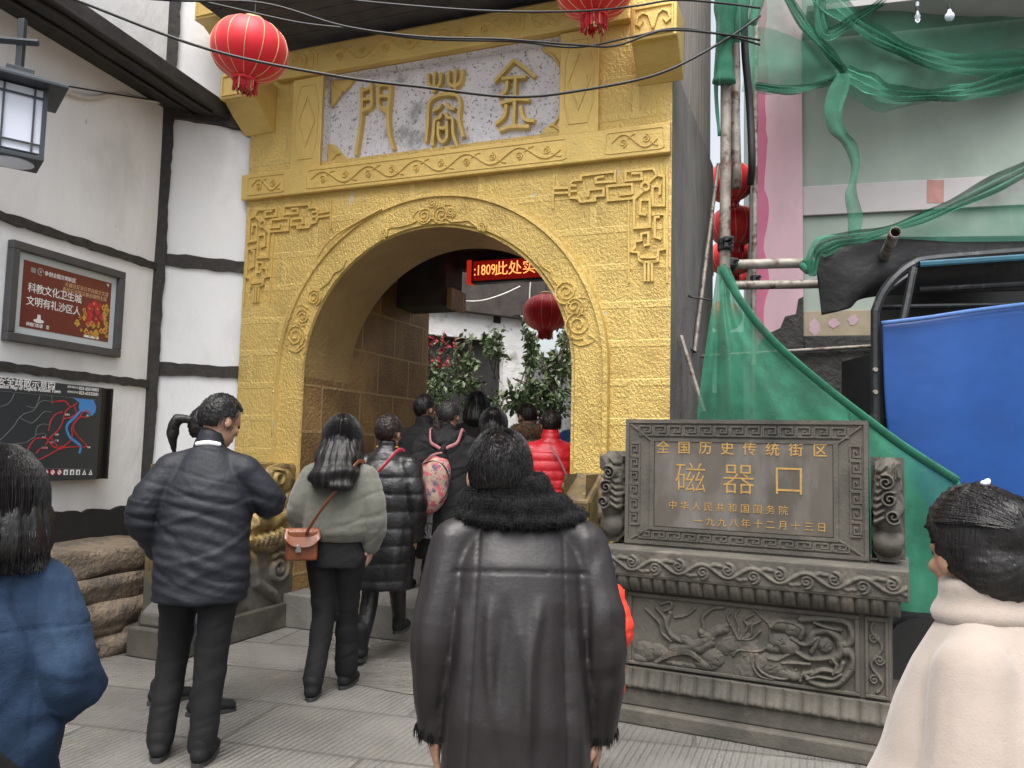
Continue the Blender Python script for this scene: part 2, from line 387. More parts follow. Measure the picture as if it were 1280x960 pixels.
# ------------------------------------------------------------ ground
PV = Fr((0, 0, 0), -13); PV.n = Vector((0, 0, 1)); PV.v = Vector((-PV.u.y, PV.u.x, 0))
def ground_mat():
    m = mat('paving_stone', (.162, .155, .141), .8, 0, .13, 1.6, bump=(('n', 50, .004),), brick=(1.55, .62, .012, -.012, (.09, .085, .075)), joint=1,
            col2=(.125, .12, .108), c2s=1.3, c2t=(.5, .75), col3=(.215, .185, .15), c3s=2.5, c3t=(.6, .75))
    t = m.node_tree; N, L = t.nodes, t.links
    tc = N.new('ShaderNodeTexCoord'); wv = N.new('ShaderNodeTexWave'); wv.bands_direction = 'X'
    mp = N.new('ShaderNodeMapping'); mp.inputs['Rotation'].default_value = (0, 0, R_(8)); L.new(tc.outputs['UV'], mp.inputs[0]); L.new(mp.outputs[0], wv.inputs['Vector'])
    wv.inputs['Scale'].default_value = 9; wv.inputs['Distortion'].default_value = 1.6; wv.inputs['Detail'].default_value = 3; wv.inputs['Detail Scale'].default_value = 3
    nz = N.new('ShaderNodeTexNoise'); nz.inputs['Scale'].default_value = 2.2; L.new(tc.outputs['UV'], nz.inputs['Vector'])
    mk = N.new('ShaderNodeMapRange'); mk.inputs[1].default_value = .35; mk.inputs[2].default_value = .6; mk.inputs[3].default_value = .003; mk.inputs[4].default_value = .013; L.new(nz.outputs['Fac'], mk.inputs[0])
    mu = N.new('ShaderNodeMath'); mu.operation = 'MULTIPLY'; L.new(wv.outputs['Fac'], mu.inputs[0]); L.new(mk.outputs[0], mu.inputs[1])
    bp = [n for n in N if n.type == 'BUMP'][0]; old = bp.inputs['Height'].links[0].from_socket
    ad = N.new('ShaderNodeMath'); ad.operation = 'ADD'; L.new(old, ad.inputs[0]); L.new(mu.outputs[0], ad.inputs[1]); L.new(ad.outputs[0], bp.inputs['Height'])
    return m
M['paving'] = ground_mat()
mb = MB(); mb.add([(-60, -40, 0), (60, -40, 0), (60, 80, 0), (-60, 80, 0)], [(0, 1, 2, 3)])
tag(mb.build('ground', M['paving'], uvfr=PV), kind='structure')
M['pecked'] = mat('pecked_stone', (.145, .137, .122), .85, 0, .2, 4, bump=(('v', 26, .016), ('n', 40, .004)), col2=(.10, .095, .085), c2s=3, col3=(.19, .165, .14), c3s=6, c3t=(.6, .7))
mb = MB(); q = [gnd(*p) for p in ((372, 838), (455, 803), (640, 800), (640, 880), (505, 868), (440, 855))]
mb.add([p+Vector((0, 0, .005)) for p in q], [tuple(range(len(q)))[::-1]])
tag(mb.build('pavement', M['pecked']), kind='structure')
# manhole near the lower edge
c = gnd(640, 985); t = thing('manhole_cover', 'round iron manhole cover set in the paving beneath the leather jacket', 'manhole cover', c)
mb = MB(); mb.lathe(c, [(.36, -.02), (.36, .006), (.33, .008), (.33, .004), (.02, .004), (.001, .004)], 40); mb.build('cover', M['manhole'], t)

# ------------------------------------------------------------ timber framed white house (left)
A = Fr((-3.085, 6.82, 0), 74.5); B = Fr((-3.085, 6.82, 0), 22)
house = thing('timber_framed_house', 'white plastered house wall with black timber strips and a dark eave, beside the gold gate', 'house', A.P(-2, 0, 0))
def rough_strip(mb, fr, a, b, wd, w0, w1, jit=.0055, n=26, seed=0):
    rs = random.Random(seed); a = Vector(a); b = Vector(b); d = (b-a).normalized(); nn = Vector((-d.y, d.x)); L = (b-a).length
    n = max(4, int(L/.06)); up = []; dn = []
    for i in range(n+1):
        p = a+d*(L*i/n)
        k = wd*.5*(1+.05*math.sin(i*.37+seed*1.7)+.04*math.sin(i*1.31+seed))
        up.append(p+nn*(k+rs.uniform(-jit, jit))); dn.append(p-nn*(k+rs.uniform(-jit, jit)))
    V = []; F = []
    for i in range(n+1):
        for p, w_ in ((dn[i], w0), (dn[i], w1), (up[i], w1), (up[i], w0)): V.append(fr.P(p.x, p.y, w_))
    for i in range(n):
        for k in range(3): F.append((i*4+k, i*4+k+1, (i+1)*4+k+1, (i+1)*4+k)[::-1])
    F.append((0, 1, 2, 3)); F.append((n*4+3, n*4+2, n*4+1, n*4))
    mb.add(V, F)
def wall_grid(fr, u0, u1, v0, v1, w, nu, nv, amp, seed, thick=.3):
    mb = MB(); G_ = []
    for i in range(nu+1):
        row = []
        for j in range(nv+1):
            u = u0+(u1-u0)*i/nu; v = v0+(v1-v0)*j/nv
            row.append(fr.P(u, v, w+amp*float(pnoise(u*3, v*3, seed, seed))))
        G_.append(row)
    mb.grid(G_); mb.box(fr, u0, u1, v0, v1, w-thick, w-amp*2.2); return mb
wall_grid(A, -9, 0, .70, 7.5, 0, 80, 60, .006, 3).build('wall', M['white_plaster'], house, smooth=False, angle=40)
wall_grid(B, 0, .80, .2, 7.5, 0, 10, 60, .006, 5).build('wall', M['white_plaster'], house, angle=40)
for k, (v, uu) in enumerate(((2.995, (-9, -.02)), (1.98, (-9, -.02)))):
    mb = MB(); rough_strip(mb, A, (uu[0], v), (uu[1], v-.01), .062, -.01, .022, seed=k); mb.build('beam', M['beam_wood'], house)
for k, v in enumerate((3.06, 2.112)):
    mb = MB(); rough_strip(mb, B, (.03, v), (.76, v), .105, -.01, .022, seed=k+4); mb.build('beam', M['beam_wood'], house)
mb = MB(); rough_strip(mb, B, (-.02, 4.40), (.80, 4.40), .17, -.01, .05, seed=9); mb.build('beam', M['beam_wood'], house)
mb = MB(); rough_strip(mb, B, (.0, .7), (.0, 7.4), .115, -.06, .045, seed=11); mb.build('post', M['beam_wood'], house)
mb = MB(); rough_strip(mb, B, (.735, .5), (.735, 4.4), .05, -.02, .03, seed=12); mb.build('post', M['beam_wood'], house)
mb = MB(); rough_strip(mb, A, (-9, .82), (-.02, .82), .26, -.01, .03, seed=13, jit=.012); mb.build('base_board', M['black_paint'], house)
mb = MB(); rough_strip(mb, B, (.0, .72), (.78, .72), .3, -.01, .03, seed=14); mb.build('base_board', M['black_paint'], house)
mb = MB(); mb.box(A, -9, .55, 4.385, 4.515, 0, .44); mb.build('eave', M['dark_wood'], house, bevel=.01)
for k, (w_, v) in enumerate(((.20, 4.372), (.37, 4.368))):
    pts = [A.P(-8+8.1*i/30, v+.006*math.sin(i*1.3), w_+.008*math.sin(i*2.1+k)) for i in range(31)]
    mb = MB(); mb.tube(pts, .016, 8)
    tag(mb.build('conduit', M['cable'], None, smooth=True), ['thin black conduit run along the house eave nearest the white wall', 'thin black conduit run along the outer edge of the house eave'][k], 'conduit')
# rubble plinth: each big stone a thing of its own
def stone(fr, u0, u1, v0, v1, w0, w1, name, m, seed, amp=.03):
    bm = bmesh.new(); bmesh.ops.create_cube(bm, size=1); bmesh.ops.subdivide_edges(bm, edges=bm.edges[:], cuts=7, use_grid_fill=True)
    bx = (u1-u0, v1-v0, w1-w0)
    for v in bm.verts:
        c = v.co; r = Vector(c).normalized()*.62; c = c*.72+r*.28 if True else c
        n1 = float(pnoise(c.x*6*bx[0]+seed, c.y*7, c.z*6, seed)); n2 = float(pnoise(c.x*16*bx[0], c.y*16+seed, c.z*14, seed+1))
        p = Vector((c.x*bx[0]*1.04, c.y*bx[1]*1.02, c.z*bx[2]))+Vector(c).normalized()*(amp*n1+amp*.45*n2)
        v.co = fr.P((u0+u1)/2+p.x, (v0+v1)/2+p.y, (w0+w1)/2+p.z)
    me = bpy.data.meshes.new(name); bm.to_mesh(me); bm.free(); me.materials.append(m)
    me.polygons.foreach_set('use_smooth', [True]*len(me.polygons))
    o = bpy.data.objects.new(name, me); COL.objects.link(o); return o
PF = Fr((-2.56, 6.13, 0), 68)                # plinth face line on the ground
rows = [(0, .17, [(-3.2, -1.9), (-1.88, -.62), (-.6, .08)], .0), (.16, .36, [(-3, -1.35), (-1.33, -.1)], -.02), (.36, .53, [(-3, -1.7), (-1.68, -.02)], -.05), (.53, .72, [(-3.1, -1.1), (-1.08, .15)], -.07)]
names = ['grey', 'tan', 'brown', 'mossy']
lab = {(0, 1): 'grey rough stone on the ground, lowest course of the rubble base under the white wall', (0, 2): 'small grey broken stone at the end of the lowest rubble course behind the navy jacket',
       (1, 1): 'flat weathered stone block, second course up in the rubble base', (2, 1): 'long brown boulder, third course up in the rubble base beside the denim jacket', (3, 1): 'big tan boulder, topmost of the rubble base under the black base board',
       (0, 0): 'grey foundation stone behind the woman in denim, lowest course', (1, 0): 'second course foundation stone behind the woman in denim', (2, 0): 'third course foundation stone behind the woman in denim', (3, 0): 'topmost foundation stone behind the woman in denim'}
for i, (v0, v1, us, w_) in enumerate(rows):
    for j, (a, b) in enumerate(us):
        s = stone(PF, a, b, v0, v1+.015, -.75, w_+.02, 'foundation_stone', M['rubble'], i*7+j, .028)
        tag(s, lab[(i, j)], 'stone', 'rubble foundation stones')

# ------------------------------------------------------------ the gold gate
G = Fr((0, 6.1, 0), -21.4)
UL, UR, AL, AR, SPR, RAD = -2.60, 1.205, -1.925, .475, 2.07, 1.2
AC = (AL+AR)/2
gate = thing('stone_gate', 'gold painted stone archway with raised seal-script characters and carved borders', 'gate', G.P(AC, 0, 0))
def arch(r, n=48, du=0, a0=0, a1=math.pi): return [(AC+du-r*math.cos(a0+(a1-a0)*i/n), SPR+r*math.sin(a0+(a1-a0)*i/n)) for i in range(n+1)]
mb = MB(); P2 = lambda u, v, w_=0: G.P(u, v, w_)
mb.add([P2(UL, 0), P2(AL, 0), P2(AL, SPR), P2(AL, 5), P2(UL, 5)], [(0, 1, 2, 3, 4)])
mb.add([P2(AR, 0), P2(UR, 0), P2(UR, 5), P2(AR, 5), P2(AR, SPR)], [(0, 1, 2, 3, 4)])
ap = arch(RAD)
# plaque opening is cut out: u -1.82..0.345, v 3.93..4.70
PU0, PU1, PV0, PV1 = -1.82, .345, 3.935, 4.70
for i in range(48):
    (a, b), (c, d) = ap[i], ap[i+1]; mb.add([P2(a, b), P2(c, d), P2(c, 3.8), P2(a, 3.8)], [(0, 1, 2, 3)])
mb.add([P2(AL, 3.8), P2(AR, 3.8), P2(AR, PV0), P2(AL, PV0)], [(0, 1, 2, 3)])
mb.add([P2(AL, PV1), P2(AR, PV1), P2(AR, 5), P2(AL, 5)], [(0, 1, 2, 3)])
mb.add([P2(AL, PV0), P2(PU0, PV0), P2(PU0, PV1), P2(AL, PV1)], [(0, 1, 2, 3)])
mb.add([P2(PU1, PV0), P2(AR, PV0), P2(AR, PV1), P2(PU1, PV1)], [(0, 1, 2, 3)])
mb.build('facade', M['gold_wall'], gate, uvfr=G)
mb = MB()
for i in range(48):
    (a, b), (c, d) = ap[i], ap[i+1]
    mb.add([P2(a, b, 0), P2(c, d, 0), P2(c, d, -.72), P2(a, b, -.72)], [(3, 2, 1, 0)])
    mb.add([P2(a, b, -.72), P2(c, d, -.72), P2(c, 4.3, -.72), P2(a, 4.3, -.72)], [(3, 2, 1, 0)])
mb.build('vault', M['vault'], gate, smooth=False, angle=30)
uvw = lambda p: ((p-G.o).dot(G.n)*-1, p.z)
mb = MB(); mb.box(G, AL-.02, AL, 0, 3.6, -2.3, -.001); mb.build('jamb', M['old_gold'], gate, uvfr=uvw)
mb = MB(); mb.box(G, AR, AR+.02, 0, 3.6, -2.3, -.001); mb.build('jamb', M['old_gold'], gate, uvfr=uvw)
mb = MB(); mb.box(G, UL, AL-.022, 0, 4.35, -2.32, -.004); mb.build('side_wall', M['concrete'], gate)
mb = MB(); mb.box(G, AR+.022, UR-.003, 0, 4.37, -2.32, -.004); mb.build('side_wall', M['concrete'], gate)
mb = MB(); mb.box(G, AL, AR, 3.52, 3.6, -2.3, -.73); mb.build('passage_ceiling', M['dark_wood'], gate)
mb = MB(); mb.box(G, UR-.28, UR-.03, 4.375, 6.2, -2.3, -.10); mb.build('upper_wall', M['weathered_wood'], gate)
mb = MB(); mb.box(G, UL, UR-.29, 5.02, 5.25, -1.3, -.11); mb.build('upper_wall', M['weathered_wood'], gate)
mb = MB(); mb.box(G, AL-.2, AR+.2, 3.62, 5.0, -2.3, -.75); mb.build('core', M['concrete'], gate)
mb = MB()
for i in range(7): mb.box(G, -2.46, UR-.30, 5.03+.0*i, 5.16, -.1+.14*i, -.1+.14*i+.132)
mb.build('roof', M['roof_wood'], gate)
mb = MB(); mb.box(G, -2.46, UR-.3, 5.165, 5.3, -.1, .95); mb.build('eave', M['dark_wood'], gate)
# lintel beam above the plaque, band below it
mb = MB(); mb.box(G, -2.30, .90, 4.705, 4.95, .0, .075); mb.build('lintel', M['gold'], gate, bevel=.008)
mb = MB(); mb.box(G, UL-.03, UR-.005, 3.655, 3.885, .0, .055); mb.build('frieze', M['gold'], gate, bevel=.008)
for a, b in ((-2.13, PU0), (PU1, .655)):
    mb = MB(); mb.box(G, a, b, 3.888, 4.702, .0, .035); pil = mb.build('pilaster', M['gold'], gate, bevel=.006)
    c = (a+b)/2; mb = MB()
    mb.ribbon(G, [(c-.115, 4.13), (c-.07, 3.97), (c+.07, 3.97), (c+.115, 4.13), (c+.115, 4.45), (c+.07, 4.63), (c-.07, 4.63), (c-.115, 4.45)], .016, .035, .007, True)
    mb.ribbon(G, [(c-.085, 4.3), (c, 4.08), (c+.085, 4.3), (c, 4.52)], .02, .035, .009, True)
    mb.build('diamond_carving', M['gold'], pil)
# plaque recess
mb = MB(); mb.box(G, PU0-.02, PU1+.02, PV0-.02, PV1+.02, -.14, -.11); plaque = mb.build('plaque', M['plaque'], gate)
mb = MB()
for (a, b, c, d) in ((PU0-.02, PU0, PV0-.02, PV1+.02), (PU1, PU1+.02, PV0-.02, PV1+.02)): mb.box(G, a, b, c, d, -.11, -.002)
mb.box(G, PU0, PU1, PV0-.02, PV0, -.11, -.002); mb.box(G, PU0, PU1, PV1, PV1+.02, -.11, -.002)
mb.build('reveal', M['plaque'], plaque)
def zoomed(fr, z, ox, oy, pts, w_): return [fr.px(ox+x/z, oy+y/z, w_) for x, y in pts]
def character(name_strokes, z, ox, oy, width):
    mb = MB()
    for k, s in enumerate(name_strokes):
        sm = spline([(x, y, 0) for x, y in s], 6) if len(s) > 2 else [Vector((*p, 0)) for p in s]
        p = zoomed(G, z, ox, oy, [(q.x, q.y) for q in sm], -.07)
        mb.ribbon(G, p, width, -.112, .05+.0006*k, top=.72)
    mb.build('seal_character', M['gold'], plaque)
character([[(385, 215), (387, 330), (385, 430), (375, 560), (330, 840)], [(475, 170), (478, 300), (470, 390), (390, 440)], [(385, 245), (425, 240), (475, 215)], [(385, 330), (430, 325), (475, 320)], [(385, 425), (430, 415), (470, 385)],
           [(545, 180), (543, 300), (550, 390), (625, 450)], [(652, 185), (645, 320), (630, 450), (640, 640), (680, 790)], [(545, 205), (600, 195), (650, 200)], [(545, 300), (600, 300), (648, 300)], [(550, 395), (600, 415), (640, 420)]], 7.3875, 400, 80, .036)
character([[(105, 215), (108, 300), (150, 335), (200, 305), (215, 210)], [(157, 198), (152, 375)], [(278, 190), (276, 290), (322, 320), (375, 285), (395, 178)], [(336, 175), (328, 370)],
           [(85, 795), (100, 640), (108, 480), (160, 415), (250, 392), (345, 402), (372, 470), (362, 600), (398, 750)], [(232, 345), (236, 392)],
           [(145, 532), (195, 505), (213, 468)], [(257, 465), (282, 500), (328, 517)], [(140, 825), (152, 700), (160, 612), (203, 588), (215, 552)], [(255, 550), (267, 588), (308, 602), (316, 720), (345, 820)],
           [(192, 625), (192, 750), (226, 792), (262, 752), (260, 620)], [(192, 668), (226, 680), (262, 665)]], 6.737, 520, 60, .034)
character([[(660, 285), (745, 190), (825, 102)], [(825, 102), (915, 170), (1003, 243)], [(722, 258), (830, 248), (928, 244)], [(838, 255), (830, 480), (822, 680)], [(772, 280), (755, 365), (690, 412)], [(712, 468), (790, 445), (858, 432), (955, 438)],
           [(762, 480), (745, 575), (668, 645)], [(882, 490), (897, 570), (930, 608), (1000, 615)], [(700, 695), (800, 665), (955, 662)]], 6.737, 520, 60, .036)
for pts in ([(415, 102), (445, 100), (436, 112), (428, 114), (424, 124), (416, 135)], [(412, 180), (421, 183), (428, 192), (440, 202), (411, 205)], [(677, 62), (702, 57), (702, 86), (695, 78), (688, 70)], [(702, 143), (696, 152), (686, 158), (676, 169), (703, 166)]):
    mb = MB(); mb.prism(G, [G.px(x, y, -.1) for x, y in pts], -.112, -.075)
    cx = sum(p[0] for p in pts)/len(pts); cy = sum(p[1] for p in pts)/len(pts)
    for p in pts[::2]: mb.ribbon(G, [G.px(cx, cy, -.08), G.px((p[0]*.8+cx*.2), (p[1]*.8+cy*.2), -.08)], .022, -.076, .018)
    mb.build('corner_flower', M['gold'], plaque, bevel=.004)
# carved scrolls
def wave(u0, u1, vc, amp, n, w_, mb, wd=.010, h=.011, sp=True):
    pts = [(u0+(u1-u0)*i/80, vc+amp*math.sin(n*2*math.pi*i/80)) for i in range(81)]
    mb.ribbon(G, pts, wd, w_, h)
    L = (u1-u0)/n
    for k in range(int(n*2)):
        cu_ = u0+L*(.25+.5*k); s_ = 1 if k % 2 == 0 else -1
        mb.ribbon(G, spiral(cu_, vc-s_*amp*.15, amp*.62, 1.6, -s_*math.pi/2, s_*1), wd*.8, w_, h*.9)
        mb.ribbon(G, [(cu_+L*.1, vc+s_*amp*.3), (cu_+L*.2, vc+s_*amp*.85), (cu_+L*.27, vc+s_*amp*.95)], wd*.8, w_, h*.8)
mb = MB()
for a, b, n in ((-2.56, -2.16, 1), (-1.93, .42, 5), (.72, 1.16, 1)):
    mb.ribbon(G, [(a, 3.70), (a+.03, 3.69), (b-.03, 3.69), (b, 3.70), (b-.01, 3.845), (b-.04, 3.85), (a+.04, 3.85), (a+.01, 3.845)], .008, .055, .006, True)
    wave(a+.05, b-.05, 3.77, .055, n, .055, mb)
mb.build('scroll_carving', M['gold'], gate)
mb = MB()
wave(-1.75, .05, 4.83, .06, 4, .075, mb)
for k, uc in enumerate((-2.05, .2, .32, .6)):
    mb.ribbon(G, [(uc+.075*math.cos(2*math.pi*i/20), 4.83+.075*math.sin(2*math.pi*i/20)) for i in range(20)], .010, .075, .008, True)
    for q in range(4): mb.ribbon(G, [(uc+.075*math.cos(q*math.pi/2+t), 4.83+.075*math.sin(q*math.pi/2+t)) if False else (uc+.105*math.cos(q*math.pi/2+math.pi/4)-.07*math.cos(q*math.pi/2+math.pi/4+t), 4.83+.105*math.sin(q*math.pi/2+math.pi/4)-.07*math.sin(q*math.pi/2+math.pi/4+t)) for t in [x*.15-.6 for x in range(9)]], .008, .075, .007)
for u in (.02, .06, -1.86, -1.90): mb.ribbon(G, [(u-.06, 4.93), (u, 4.88), (u, 4.78), (u-.06, 4.72)], .009, .075, .008)
mb.build('scroll_carving', M['gold'], gate)
# arch moulding
mb = MB(); ro, ri = 1.475, 1.40
for i in range(48):
    pa = []
    for k in (i, i+1):
        t = math.pi*k/48; cu_, sv = -math.cos(t), math.sin(t)
        pa.append([(AC+.02+cu_*r, SPR+.01+sv*r, w_) for r, w_ in ((ro, 0), (ro-.01, .045), (ri+.03, .05), (ri+.022, .032), (ri, .03), (RAD+.012, .022), (RAD, .0))])
    for j in range(6):
        a, b = pa[0][j], pa[0][j+1]; c, d = pa[1][j+1], pa[1][j]
        mb.add([P2(*a), P2(*b), P2(*c), P2(*d)], [(0, 1, 2, 3)][::-1])
for sg in (-1, 1):
    prof = [(ro, 0), (ro-.01, .045), (ri+.03, .05), (ri+.022, .032), (ri, .03), (RAD+.012, .022), (RAD, 0)]
    for j in range(6):
        (r1, w1), (r2, w2) = prof[j], prof[j+1]
        c_ = AC+.02
        q = [P2(c_+sg*r1, .9, w1), P2(c_+sg*r2, .9, w2), P2(c_+sg*r2, SPR+.01, w2), P2(c_+sg*r1, SPR+.01, w1)]
        mb.add(q, [(0, 1, 2, 3)] if sg < 0 else [(3, 2, 1, 0)])
mb.build('archivolt', M['gold_wall'], gate, angle=25, uvfr=lambda p: ((p-G.o).dot(G.u)*.01+.2, .13))
W0 = .022; mbs = [MB(), MB(), MB()]; pick = lambda x: mbs[0 if x < 440 else 2 if x > 650 else 1]
for (x, y, r, d) in ((393, 372, 9, 1), (379, 396, 9, -1), (370, 420, 12, 1), (708, 365, 11, -1), (718, 384, 9, 1), (723, 406, 13, -1), (541, 254, 6, 1), (531, 270, 8, 1), (552, 268, 9, -1), (564, 266, 5, 1), (602, 284, 5, 1), (481, 293, 5, -1)):
    u, v = G.px(x, y, W0); rr = r*.0064
    pick(x).ribbon(G, spiral(u, v, rr*1.35, 2.3, -1.2, d), .017, W0, .016)
for pts in ([(400, 362), (412, 352), (418, 342), (428, 336), (433, 325)], [(362, 437), (372, 440), (380, 433)], [(356, 414), (352, 422), (360, 432)], [(700, 358), (692, 350), (688, 340), (678, 333), (672, 322)], [(716, 428), (728, 432), (744, 425), (735, 418)], [(385, 386), (378, 381), (372, 384)], [(722, 372), (736, 374), (732, 388)],
            [(481, 293), (488, 285), (498, 284), (507, 282), (514, 280), (522, 276)], [(524, 277), (531, 280), (540, 273), (550, 278), (557, 273), (565, 277), (575, 277), (585, 276), (592, 280), (600, 286)], [(528, 262), (520, 266), (517, 272)], [(556, 257), (564, 256), (566, 262)]):
    sm = spline([(x, y, 0) for x, y in pts], 5)
    pick(pts[0][0]).ribbon(G, [G.px(q.x, q.y, W0) for q in sm], .016, W0, .014)
for mb in mbs: mb.build('cloud_carving', M['gold_wall'], gate, uvfr=lambda p: (.2, .13))
# meander corner ornaments (right one traced, left one its mirror image)
FR = [[(75, 205), (185, 200)], [(75, 240), (185, 235)], [(185, 262), (185, 175), (205, 150), (265, 145), (265, 115), (505, 85), (505, 155), (370, 165), (370, 130), (430, 120)],
      [(185, 270), (245, 275), (260, 300), (365, 290), (365, 260), (425, 255), (425, 205), (320, 215), (315, 265)], [(185, 185), (235, 185)], [(185, 225), (235, 225)],
      [(540, 225), (545, 250), (630, 240), (625, 175), (450, 190), (455, 290), (625, 275), (700, 205)], [(740, 165), (800, 110), (775, 65), (580, 85), (580, 150), (695, 140), (690, 95), (620, 100)],
      [(800, 110), (850, 120), (850, 325), (770, 325), (770, 190), (820, 190), (820, 250)], [(710, 215), (640, 280), (640, 485), (750, 475), (750, 285), (685, 285), (680, 385), (725, 390)],
      [(820, 405), (785, 410), (785, 545), (830, 560)], [(765, 390), (855, 385), (855, 630), (810, 640), (805, 715), (760, 720)],
      [(710, 605), (740, 600), (740, 515), (690, 525), (690, 570), (645, 580), (645, 620), (620, 650), (670, 655), (675, 710), (710, 730)], [(715, 730), (715, 860)], [(742, 728), (742, 860)], [(765, 720), (765, 860)],
      [(690, 725), (800, 720)], [(675, 690), (810, 690)], [(718+28*math.cos(t*.52), 190+28*math.sin(t*.52)) for t in range(13)]]
for side in (1, -1):
    mb = MB()
    for pl in FR:
        p = zoomed(G, 5.647, 680, 200, pl, 0)
        if side < 0: p = [(UL+UR-u, v) for u, v in p]
        mb.ribbon(G, p, .022, -.001, .021, top=.75)
    for pl in ([(75, 115), (65, 345)], [(600, 290), (600, 870)], [(870, 40), (870, 870)]):
        p = zoomed(G, 5.647, 680, 200, pl, 0)
        if side < 0: p = [(UL+UR-u, v) for u, v in p]
        mb.ribbon(G, p, .016, -.001, .014, top=.75)
    mb.build('fret_carving', M['gold'], gate)
# brackets
def bracket(u0, u1, v0, v1, w1, lip):
    mb = MB(); prof = [(0, v0-.20), (w1*.45, v0-.10), (w1*.8, v0), (w1, v0), (w1, v1), (0, v1)]
    V = [G.P(u, v, w_) for u in (u0, u1) for w_, v in prof]; n = len(prof)
    mb.add(V, [tuple(range(n)), tuple(range(2*n-1, n-1, -1))]+[(i, n+i, n+(i+1) % n, (i+1) % n) for i in range(n)])
    ob = mb.build('bracket', M['gold'], gate, bevel=.01)
    mb = MB(); cu_ = (u0+u1)/2; vc = (v0+v1)/2; d = (u1-u0)/2-.03; e = (v1-v0)/2-.03
    mb.ribbon(G, [(cu_-d, vc-e), (cu_+d, vc-e), (cu_+d, vc+e), (cu_-d, vc+e)], .018, w1, .012, True)
    if lip:
        for sg in (-1, 1): mb.ribbon(G, [(cu_+sg*q, vc+r) for q, r in ((.0, -.06), (.03, .04), (.07, .065), (.11, .04), (.12, -.01), (.095, -.03), (.075, 0))], .024, w1, .016)
    mb.build('bracket_carving', M['gold'], ob)
bracket(-2.66, -2.33, 4.46, 4.69, .35, False)
bracket(-2.80, -2.465, 5.10, 5.36, .55, False)
bracket(.955, 1.285, 4.40, 4.66, .30, True)
# stone step of the passage
st = MB(); st.box(G, AL+.0, AR, 0, .27, -2.3, .13); tag(st.build('step', mat('step_stone', (.14, .135, .122), .85, 0, .2, 4, bump=(('n', 40, .004),)), None, bevel=.012), kind='structure')
# timber corbel inside
mb = MB(); mb.box(G, AL, -1.36, 2.93, 3.52, -1.95, -1.55); mb.build('corbel', mat('corbel_wood', (.05, .038, .028), .8, 0, .3, 6), gate, bevel=.01)
mb = MB(); mb.box(G, -1.355, -1.30, 2.91, 3.12, -1.93, -1.57); mb.build('corbel', M['old_gold'], gate, bevel=.006, uvfr=uvw)
mb = MB(); mb.box(G, -1.36, AR, 3.36, 3.519, -1.98, -1.80); mb.build('tie_beam', M['dark_wood'], gate, bevel=.01)
# conduit stapled along the arch
pts = [G.P(*G.px(x, y, .02), .03 if y > 300 else .057) for x, y in ((341, 545), (343, 490), (347, 440), (351, 426), (363, 384), (389, 340), (417, 300), (480, 262))]
mb = MB(); mb.tube(spline(pts, 5), .008, 6)
for p in pts[1:-1]: mb.lathe(p, [(.014, -.008), (.014, .008)], 8, G.n)
tag(mb.build('wire', M['gold'], None, smooth=True), 'thin gold painted wire stapled along the left curve of the arch', 'wire')

